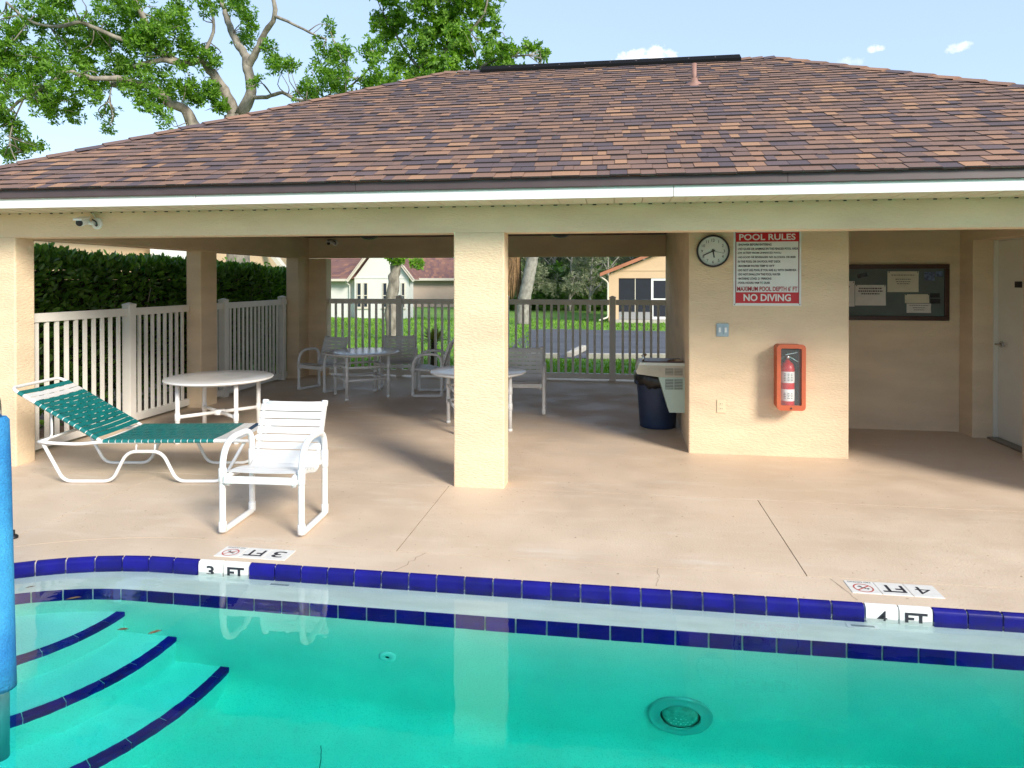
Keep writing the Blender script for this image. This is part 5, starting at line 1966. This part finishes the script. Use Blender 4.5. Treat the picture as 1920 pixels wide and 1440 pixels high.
# palm-like trunk by the drive with hanging dead fronds
PT = Vector((-4.85, 35.8, -.70))
pt = empty('palm_tree', 'leaning pale palm trunk with brown hanging fronds beyond the drive', 'palm', PT)
pth = smooth_path([(0, 0, 0), (.1, 0, 1.2), (.38, 0, 2.6), (.62, 0, 4.0), (.75, 0, 6.2)], 6)
MB().tube(pth, [.36 * (1 - .25 * i / len(pth)) * (1.05 if i % 2 else .97) for i in range(len(pth))], 14).build('trunk', 'bark_pale', pt)
M['dead_frond'] = mat('dead_frond', (.22, .13, .06), .9, var=.35, scale=9, per_island=.35)
fr = MB()
frng = random.Random(17)
for k in range(520):
    a = frng.uniform(0, 6.28)
    r0 = frng.uniform(.25, 1.0)
    top = Vector((-.45 + .22 * cos(a), .5 + .2 * sin(a), frng.uniform(3.2, 6.0)))
    bot = top + Vector((r0 * cos(a) * .3 - .15, r0 * sin(a) * .5, -frng.uniform(1.2, 2.6)))
    w = frng.uniform(.02, .06)
    fr.add([top, bot.lerp(top, .5) + Vector((w, 0, 0)), bot, bot.lerp(top, .5) - Vector((w, 0, 0))], [(0, 1, 2, 3)])
fr.build('dead_frond_skirt', 'dead_frond', pt)
pc = MB()
for k in range(26):
    a = k * 2.399
    el = frng.uniform(-.2, 1.2)
    d = Vector((cos(a) * cos(el), sin(a) * cos(el), sin(el)))
    for q in range(16):
        t = .4 + q / 16 * 1.7
        p = Vector((.75, 0, 6.2)) + d * t + Vector((0, 0, -.35 * t * t * .5))
        for sgn in (-1, 1):
            s = d.cross(Vector((0, 0, 1))).normalized() * sgn
            pc.add([p, p + s * .3 + d * .12 + Vector((0, 0, -.03)), p + s * .55 + d * .3 + Vector((0, 0, -.2)), p + s * .28 + d * .2], [(0, 1, 2, 3)])
pc.build('crown', 'wood_leaf', pt)

# little sago palm just beyond the rear fence
sg_ = empty('sago_palm', 'small sago palm with stiff fronds behind the rear fence', 'sago palm', (-3.50, 13.0, ground_z(13.0)))
st_ = MB()
st_.lathe([(.07, 0), (.075, .1), (.06, .25), (.065, .4), (.05, .5), (0, .53)], 12)
for k in range(60):
    a = k * 2.399
    z = .04 + .62 * k / 60
    st_.box(-.015, .015, .05, .085, -.01, .01, Matrix.Translation((0, 0, z * .76)) @ Matrix.Rotation(a, 4, 'Z') @ Matrix.Rotation(.6, 4, 'X'))
st_.build('trunk', mat('sago_bark', (.06, .045, .03), .95, per_island=.4), sg_)
fz = MB()
for k in range(34):
    a = k * 2.399
    el = .15 + 1.1 * (k / 34) + frng.uniform(-.1, .1)
    L = frng.uniform(.34, .5)
    d = Vector((cos(a) * cos(el), sin(a) * cos(el), sin(el)))
    prev = None
    for q in range(15):
        t = (q + 1) / 15
        p = Vector((0, 0, .5)) + d * L * t + Vector((0, 0, -.10 * t * t))
        s = d.cross(Vector((0, 0, 1))).normalized()
        for sgn in (-1, 1):
            w = .075 * sin(pi * min(1, t * .9 + .12))
            fz.add([p, p + (s * sgn * w + d * .05), p + d * .026], [(0, 1, 2)])
        if prev is not None:
            fz.add([prev - s * .004, prev + s * .004, p + s * .004, p - s * .004], [(0, 1, 2, 3)])
        prev = p
fz.build('crown', leaf_mat('sago_leaf', (.05, .10, .016), (.26, .24, .05), .3), sg_)

# ------------------------------------------------------------------ hedge outside the left fence
hrng = random.Random(31)
hd = empty('hedge', 'tall dense clipped hedge outside the left picket fence', 'hedge', (-6.35, 8.5, -.06))
core = MB()


def hedge_top(y):
    return 1.915 - .022 * (y - 6.0) + .02 * sin(y * 3.1) + .015 * sin(y * 7.7)


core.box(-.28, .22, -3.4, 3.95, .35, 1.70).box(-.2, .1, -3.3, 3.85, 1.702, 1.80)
core.build('shade_coloured_core', mat('hedge_core', (.014, .018, .008), 1.0, var=.4, scale=8), hd)  # near-black boxes: shade inside the hedge is put into their colour
st_ = MB()
for k in range(46):
    y = hrng.uniform(-3.5, 4.0)
    x = hrng.uniform(.15, .34)
    st_.tube(smooth_path([(x, y, 0), (x + hrng.uniform(-.05, .08), y + hrng.uniform(-.12, .12), .7), (x + hrng.uniform(-.05, .1), y + hrng.uniform(-.3, .3), 1.6)], 3), hrng.uniform(.008, .018), 6, r1=.006)
st_.build('stem', 'bark', hd)
lf = MB()


def hleaf(p, out, size):
    d = (out + Vector((hrng.uniform(-1, 1), hrng.uniform(-1, 1), hrng.uniform(-.6, 1)))).normalized()
    up = Vector((hrng.uniform(-1, 1), hrng.uniform(-1, 1), hrng.uniform(-.2, 1))).normalized()
    s = d.cross(up)
    if s.length < .1:
        return
    s = s.normalized() * size * .26
    fold = up * size * .07
    lf.add([p, p + d * size * .35 - s * .9 + fold, p + d * size * .7 - s * .75 + fold, p + d * size, p + d * size * .7 + s * .75 + fold, p + d * size * .35 + s * .9 + fold],
           [(0, 1, 2, 3), (0, 3, 4, 5)])


for k in range(15000):                                  # face towards the pavilion
    y = hrng.uniform(-3.6, 4.15)
    t = hrng.random()
    z = .12 + (hedge_top(8.5 + y) - .06) * t
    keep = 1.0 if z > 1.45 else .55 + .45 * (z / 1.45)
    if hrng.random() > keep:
        continue
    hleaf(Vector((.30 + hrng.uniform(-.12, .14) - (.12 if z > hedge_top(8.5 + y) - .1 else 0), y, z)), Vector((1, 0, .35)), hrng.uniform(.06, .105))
for k in range(9000):                                   # top
    y = hrng.uniform(-3.6, 4.15)
    x = hrng.uniform(-.36, .38)
    z = hedge_top(8.5 + y) + .06 + hrng.uniform(-.13, .045) - .25 * max(0, abs(x) - .25)
    hleaf(Vector((x, y, z)), Vector((0, 0, 1)), hrng.uniform(.06, .11))
for k in range(90):                                     # young shoots standing out of the clipped top
    y = hrng.uniform(-3.5, 4.1)
    x = hrng.uniform(-.2, .3)
    z = hedge_top(8.5 + y) + .05
    hh_ = hrng.uniform(.03, .10)
    for q in range(7):
        hleaf(Vector((x + hrng.uniform(-.03, .03), y + hrng.uniform(-.03, .03), z + hh_ * q / 7)), Vector((0, 0, .6)), hrng.uniform(.06, .10))
for k in range(3000):                                   # ends and back
    z = .1 + hrng.random() * 1.95
    if k % 2:
        hleaf(Vector((hrng.uniform(-.35, .38), 4.05 + hrng.uniform(-.1, .12), min(z, hedge_top(12.5)))), Vector((0, 1, .3)), hrng.uniform(.06, .1))
    else:
        hleaf(Vector((-.33 + hrng.uniform(-.08, .08), hrng.uniform(-3.6, 4.1), z)), Vector((-1, 0, .3)), hrng.uniform(.06, .1))
lf.build('foliage', 'hedge_leaf', hd)

# ================================================================== HOUSES
M['wall_white'] = mat('wall_white', (.70, .69, .65), .9, var=.03, scale=1.5, bump=.3, bump_scale=30)
M['wall_pink'] = mat('wall_pink', (.52, .40, .33), .9, var=.04, scale=1.5, bump=.3, bump_scale=30)
M['wall_peach'] = mat('wall_peach', (.66, .47, .30), .9, var=.04, scale=1.5, bump=.3, bump_scale=30)
M['trim_cream'] = mat('trim_cream', (.66, .60, .50), .6)
M['trim_terracotta'] = mat('trim_terracotta', (.44, .17, .09), .6, var=.1)
M['pane'] = mat('pane', (.025, .032, .05), .08, spec=.6)
M['screen'] = mat('screen', (.012, .014, .024), .5, var=.15, scale=2)
rm = shingle_mat('house_roof', 'island')
for nd in rm.node_tree.nodes:
    if nd.type == 'VALTORGB':
        for e in nd.color_ramp.elements:
            r0, g0, b0_, _ = e.color
            e.color = (r0 * .5 + .10, g0 * .5 + .045, b0_ * .5 + .04, 1)
M['house_roof'] = rm


def roof_slope(parent, p00, p10, p11, p01, rows, cols, seed, name='roof'):
    """roof plane laid with rows of shingle strips of uneven length"""
    rng = random.Random(seed)
    p00, p10, p11, p01 = map(Vector, (p00, p10, p11, p01))
    nrm = (p10 - p00).cross(p01 - p00).normalized()
    if nrm.z < 0:
        nrm = -nrm
    m = MB()
    m.add([p00, p10, p11, p01], [(0, 1, 2, 3)])
    for j in range(rows):
        v0, v1 = j / rows, (j + 1.1) / rows
        a, b = p00.lerp(p01, v0), p10.lerp(p11, v0)
        c, d = p00.lerp(p01, min(1, v1)), p10.lerp(p11, min(1, v1))
        u = 0
        while u < 1:
            du = rng.uniform(.5, 1.7) / cols
            u2 = min(1, u + du)
            m.add([a.lerp(b, u) + nrm * .03, a.lerp(b, u2) + nrm * .03, c.lerp(d, u2) + nrm * .012, c.lerp(d, u) + nrm * .012], [(0, 1, 2, 3)])
            u = u2
    return m.build(name, 'house_roof', parent)


def window(parent, x0, x1, z0, z1, y, frame='trim_cream', sash=True):
    w = MB()
    t = .05
    w.box(x0, x1, y - .05, y - .004, z0, z0 + t).box(x0, x1, y - .05, y - .004, z1 - t, z1).box(x0, x0 + t, y - .05, y - .004, z0 + t + .001, z1 - t - .001).box(x1 - t, x1, y - .05, y - .004, z0 + t + .001, z1 - t - .001)
    if sash:
        zm = (z0 + z1) / 2 - .05
        w.box(x0 + t, x1 - t, y - .04, y - .004, zm, zm + .05)
    o = w.build('window', frame, parent)
    MB().box(x0 + t, x1 - t, y - .02, y - .006, z0 + t, z1 - t).build('pane', 'pane', o)
    MB().box(x0 - .06, x1 + .06, y - .09, y - .003, z0 - .09, z0 - .002).build('sill', frame, o)
    return o


# white house with a steep front gable
hL = Vector((-16, 44, -.9))
h1 = empty('white_house', 'white house with steep gable and narrow windows beyond the lawn', 'house', hL)
o = -hL
gx0, gx1, gap = -16.95, -13.25, 4.15
Yg = 43.0
MB().box(-26, gx0 - .002, 43.6, 52, -1.2, 1.80).build('wall', 'wall_white', h1, o)
slab_y([(gx0, -1.2), (gx1, -1.2), (gx1, 1.78), (-15.1, gap), (gx0, 1.78)], Yg, 44.0, MB()).build('gable_wall', 'wall_white', h1, o)
rs = roof_slope(h1, (-27, 43.0, 1.72), (gx0 - .1, 43.0, 1.72), (gx0 + 1.7, 48.5, 5.0), (-27, 48.5, 5.0), 22, 26, 5)
rs.location = o
MB().box(-27, gx0 - .35, 42.92, 43.0, 1.58, 1.74).build('fascia', 'trim_cream', h1, o)
for (xa, za, xb, zb) in ((gx0 - .35, 1.52, -15.1, gap + .16), (gx1 + .35, 1.52, -15.1, gap + .16)):
    d_ = Vector((xb - xa, 0, zb - za)); n2 = Vector((-d_.z, 0, d_.x)).normalized(); n2 = n2 if n2.z > 0 else -n2
    m = MB()
    q = [Vector((xa, Yg - .28, za)), Vector((xb, Yg - .28, zb))]
    m.add([q[0], q[1], q[1] + n2 * .18, q[0] + n2 * .18] + [v + Vector((0, .1, 0)) for v in (q[0], q[1], q[1] + n2 * .18, q[0] + n2 * .18)],
          [(0, 1, 2, 3), (7, 6, 5, 4), (0, 4, 5, 1), (1, 5, 6, 2), (2, 6, 7, 3), (3, 7, 4, 0)])
    m.build('barge_board', 'trim_cream', h1, o)
    r_ = roof_slope(h1, (xa, Yg - .3, za + .16), (xa, 44.2, za + .16), (xb, 44.2, zb + .18), (xb, Yg - .3, zb + .18), 20, 5, 8)
    r_.location = o
MB().box(gx0, gx1, Yg - .03, Yg - .002, 1.76, 1.84).build('string_course', 'wall_white', h1, o)
for (xa, xb, zb) in ((-16.99 + .2, -16.66 + .2, -.15), (-16.33, -16.02, -.15), (-15.02, -14.70, -.15), (-13.75, -13.5, -.15)):
    window(h1, xa, xb, zb, 1.49, Yg).location = o
dp = MB()
dp.tube(fillet([(-17.62, 42.95, 1.66), (-17.58, 43.2, 1.45), (-17.50, 43.52, 1.32), (-17.48, 43.52, -.75), (-17.40, 43.3, -.88)], .05), .05, 8)
dp.build('downpipe', 'white_trim', h1, o)
# pinkish house wing farther back
hP = Vector((-15, 63, -.9))
h2 = empty('pink_house', 'pale pink house with brown roof and one blue window beyond the lawn', 'house', hP)
o = -hP
MB().box(-20.0, -12.6, 62, 72, -1.2, 1.82).build('wall', 'wall_pink', h2, o)
r_ = roof_slope(h2, (-19.0, 61.4, 1.80), (-12.2, 61.4, 1.80), (-12.2, 68, 6.2), (-22.4, 68, 6.2), 22, 34, 3)
r_.location = o
MB().box(-19.0, -12.2, 61.3, 61.4, 1.62, 1.84).build('fascia', 'trim_cream', h2, o)
m = MB()
slab_y([(-19.0, 1.62), (-19.0, 1.86), (-20.1, 3.1), (-20.1, 2.86)], 61.3, 61.45, m).build('barge_board', 'trim_cream', h2, o)
w_ = window(h2, -19.62, -19.18, .42, 1.44, 62, 'white_trim'); w_.location = o
MB().box(-19.95, -19.72, 61.9, 61.99, -.6, 1.75).build('corner_board', 'white_trim', h2, o)
# house with the screened porch, at the end of the asphalt
hQ = Vector((3, 42, -.75))
h3 = empty('porch_house', 'peach gabled house with dark screened porch beyond the asphalt', 'house', hQ)
o = -hQ
Yq = 40.0
slab_y([(-.35, -.9), (.22, -.9), (.22, 1.95), (-.35, 1.95)], Yq, Yq + .3, MB()).build('wall', 'wall_peach', h3, o)
slab_y([(-.35, 1.76), (9.6, 1.76), (9.6, 1.98), (4.6, 4.0), (-.35, 1.98)], Yq + .002, Yq + .28, MB()).build('gable_wall', 'wall_peach', h3, o)
MB().box(-.35, -.05, Yq + .301, 50, -.9, 1.95).build('wall', 'wall_peach', h3, o)
MB().box(.222, 8.0, Yq + .5, Yq + .6, -.9, 1.76).build('wall', 'wall_peach', h3, o)
MB().box(-.35, 9.6, Yq - .03, Yq - .001, 2.18, 2.23).build('string_course', 'wall_peach', h3, o)
for (xa, za, xb, zb) in ((-.85, 1.86, 4.6, 4.06),):
    m = MB()
    slab_y([(xa, za), (xb, zb), (xb, zb + .2), (xa, za + .2)], Yq - .42, Yq - .3, m).build('barge_board', 'trim_terracotta', h3, o)
    r_ = roof_slope(h3, (xa, Yq - .4, za + .21), (xa, 50, za + .21), (xb, 50, zb + .21), (xb, Yq - .4, zb + .21), 20, 18, 8)
    r_.location = o
MB().tube(fillet([(-.83, Yq - .2, 1.85), (-.5, Yq - .1, 1.62), (-.4, Yq - .08, 1.5), (-.4, Yq - .08, -.5), (-.9, Yq - .6, -.66)], .1), .05, 8).build('downpipe', 'trim_cream', h3, o)
for (xa, xb) in ((.23, 1.14), (1.18, 2.04)):
    MB().box(xa, xb, Yq + .08, Yq + .10, -.18, 1.755).build('screen_panel', 'screen', h3, o)
MB().box(1.14, 1.18, Yq + .05, Yq + .12, -.18, 1.755).build('screen_post', 'trim_cream', h3, o)
MB().box(.225, 2.04, Yq + .04, Yq + .16, -.60, -.185).build('kick_panel', mat('kick_grey', (.30, .30, .30), .7), h3, o)
dr_ = MB().box(2.06, 2.19, Yq + .03, Yq + .12, -.6, 1.755).box(2.95, 3.08, Yq + .03, Yq + .12, -.6, 1.755).box(2.19, 2.95, Yq + .03, Yq + .12, 1.62, 1.755).box(2.19, 2.95, Yq + .03, Yq + .12, .52, .6).box(2.19, 2.95, Yq + .03, Yq + .12, -.6, -.45).build('screen_door', 'white_trim', h3, o)
MB().box(2.2, 2.94, Yq + .06, Yq + .08, .605, 1.615).box(2.2, 2.94, Yq + .06, Yq + .08, -.445, .515).build('screen_panel', 'screen', dr_)
MB().box(3.1, 9.4, Yq + .08, Yq + .10, -.6, 1.755).build('screen_panel', 'screen', h3, o)
MB().box(-.2, 9.4, Yq - .9, Yq + .02, -.85, -.61).build('porch_slab', 'concrete', h3, o)
# peach house beyond the hedge
hR = Vector((-13, 20, -.3))
h4 = empty('peach_house', 'pale peach house wall showing above the hedge', 'house', hR)
o = -hR
MB().box(-16.5, -12.5, 13.0, 19.6, -.5, 2.95).build('wall', 'wall_peach', h4, o)
MB().box(-20, -14.2, 26, 32, -.5, 3.4).build('wall', 'wall_peach', h4, o)
m = MB()
slab_y([(-14.25, 3.3), (-13.1, 1.9), (-12.98, 2.0), (-14.13, 3.4)], 25.7, 26.05, m).build('barge_board', 'trim_cream', h4, o)
r_ = roof_slope(h4, (-16.5, 12.6, 2.96), (-12.1, 12.6, 2.96), (-14.2, 16, 4.4), (-14.6, 16, 4.4), 16, 18, 4)
r_.location = o
MB().box(-12.1, -12.0, 12.6, 20.1, 2.8, 2.97).build('fascia', 'trim_cream', h4, o)
MB().box(-12.1, -11.9, 16.4, 18.1, 2.2, 2.7).build('window', 'white_trim', h4, o)

# ------------------------------------------------------------------ the wood behind the asphalt
wrng = random.Random(77)
spots = [(-10.5, 56, 7.5), (-8.6, 53.5, 7.0), (-6.7, 53, 7.6), (-5.0, 57, 8.5), (-3.6, 55, 7.4), (-1.9, 52, 7.6), (-.4, 54.5, 8.0), (1.4, 57, 8.6), (3.6, 55, 8.0), (6.5, 57, 9), (-7.6, 60, 9), (-2.6, 61, 9.5)]
wlab = ['pale barked tree at the far end of the wood behind the palm', 'mossy tree with pale trunk just beside the leaning palm', 'mossy forked tree with pale trunk behind the rear fence', 'tall tree deep in the wood left of its middle',
        'slender mossy tree in the middle of the wood', 'twin stemmed pale tree near the porch house corner', 'mossy tree half hidden by the porch house eave', 'tree behind the porch house gable', 'tree beyond the porch house roof',
        'tall tree far behind the porch house', 'dark tree farthest back behind the mossy trees', 'tall dark tree at the back of the wood']
for (x, y, h), lab in zip(spots, wlab):
    z0 = -.85
    limbs = []
    lean = wrng.uniform(-.5, .5)
    r = wrng.uniform(.10, .16)
    trunk = [(x, y, z0), (x + lean * .2, y, z0 + h * .3), (x + lean * .5, y, z0 + h * .6), (x + lean, y, z0 + h * .92)]
    limbs.append((trunk, r, r * .4))
    for k in range(5):
        f = wrng.uniform(.12, .7)
        bx, bz = x + lean * f, z0 + h * f
        a = wrng.choice([-1, 1]) * wrng.uniform(.4, 1.0)
        ln = wrng.uniform(1.2, 2.4)
        limbs.append(([(bx, y, bz), (bx + a * ln * .5, y + wrng.uniform(-.5, .5), bz + ln * .5), (bx + a * ln, y + wrng.uniform(-1, 1), bz + ln * wrng.uniform(.5, 1.1))], r * .5, r * .15))
    cl = []
    for k in range(20):
        f = wrng.uniform(.22, 1.0)
        cl.append((x + lean * f + wrng.uniform(-1.8, 1.8) * (1.2 - f * .6), y + wrng.uniform(-1.4, 1.2), z0 + h * f, wrng.uniform(.4, .8)))
    tree(lab, 'tree', limbs, cl, 'moss_leaf' if y < 56 else 'wood_leaf', 'bark_pale', int(abs(x) * 100), density=330, leaf_len=.24, leaf_w=.045, name='wood_tree', group='trees of the wood behind the asphalt')
us = MB()
for k in range(2600):
    x = wrng.uniform(-11.5, 12)
    y = 57 + wrng.uniform(-1.5, 4)
    z = -.85 + wrng.random() ** 1.3 * 3.6
    sprigs(us, wrng, (x, y, z), .5, 1, .42, .10, per=7)
ub = us.build('undergrowth', 'hedge_leaf')
tag(ub, 'dark dense undergrowth filling the wood behind the asphalt', 'undergrowth', kind='stuff')
tag(MB().box(-12.2, 40, 63, 63.5, -1, 5.5).build('wood_shade_board', mat('wood_shade', (.016, .024, .010), 1.0, var=.5, scale=2)), 'dark board coloured as the shade deep in the wood', 'undergrowth', kind='stuff')  # plain board; the shade between the trees is put into its colour
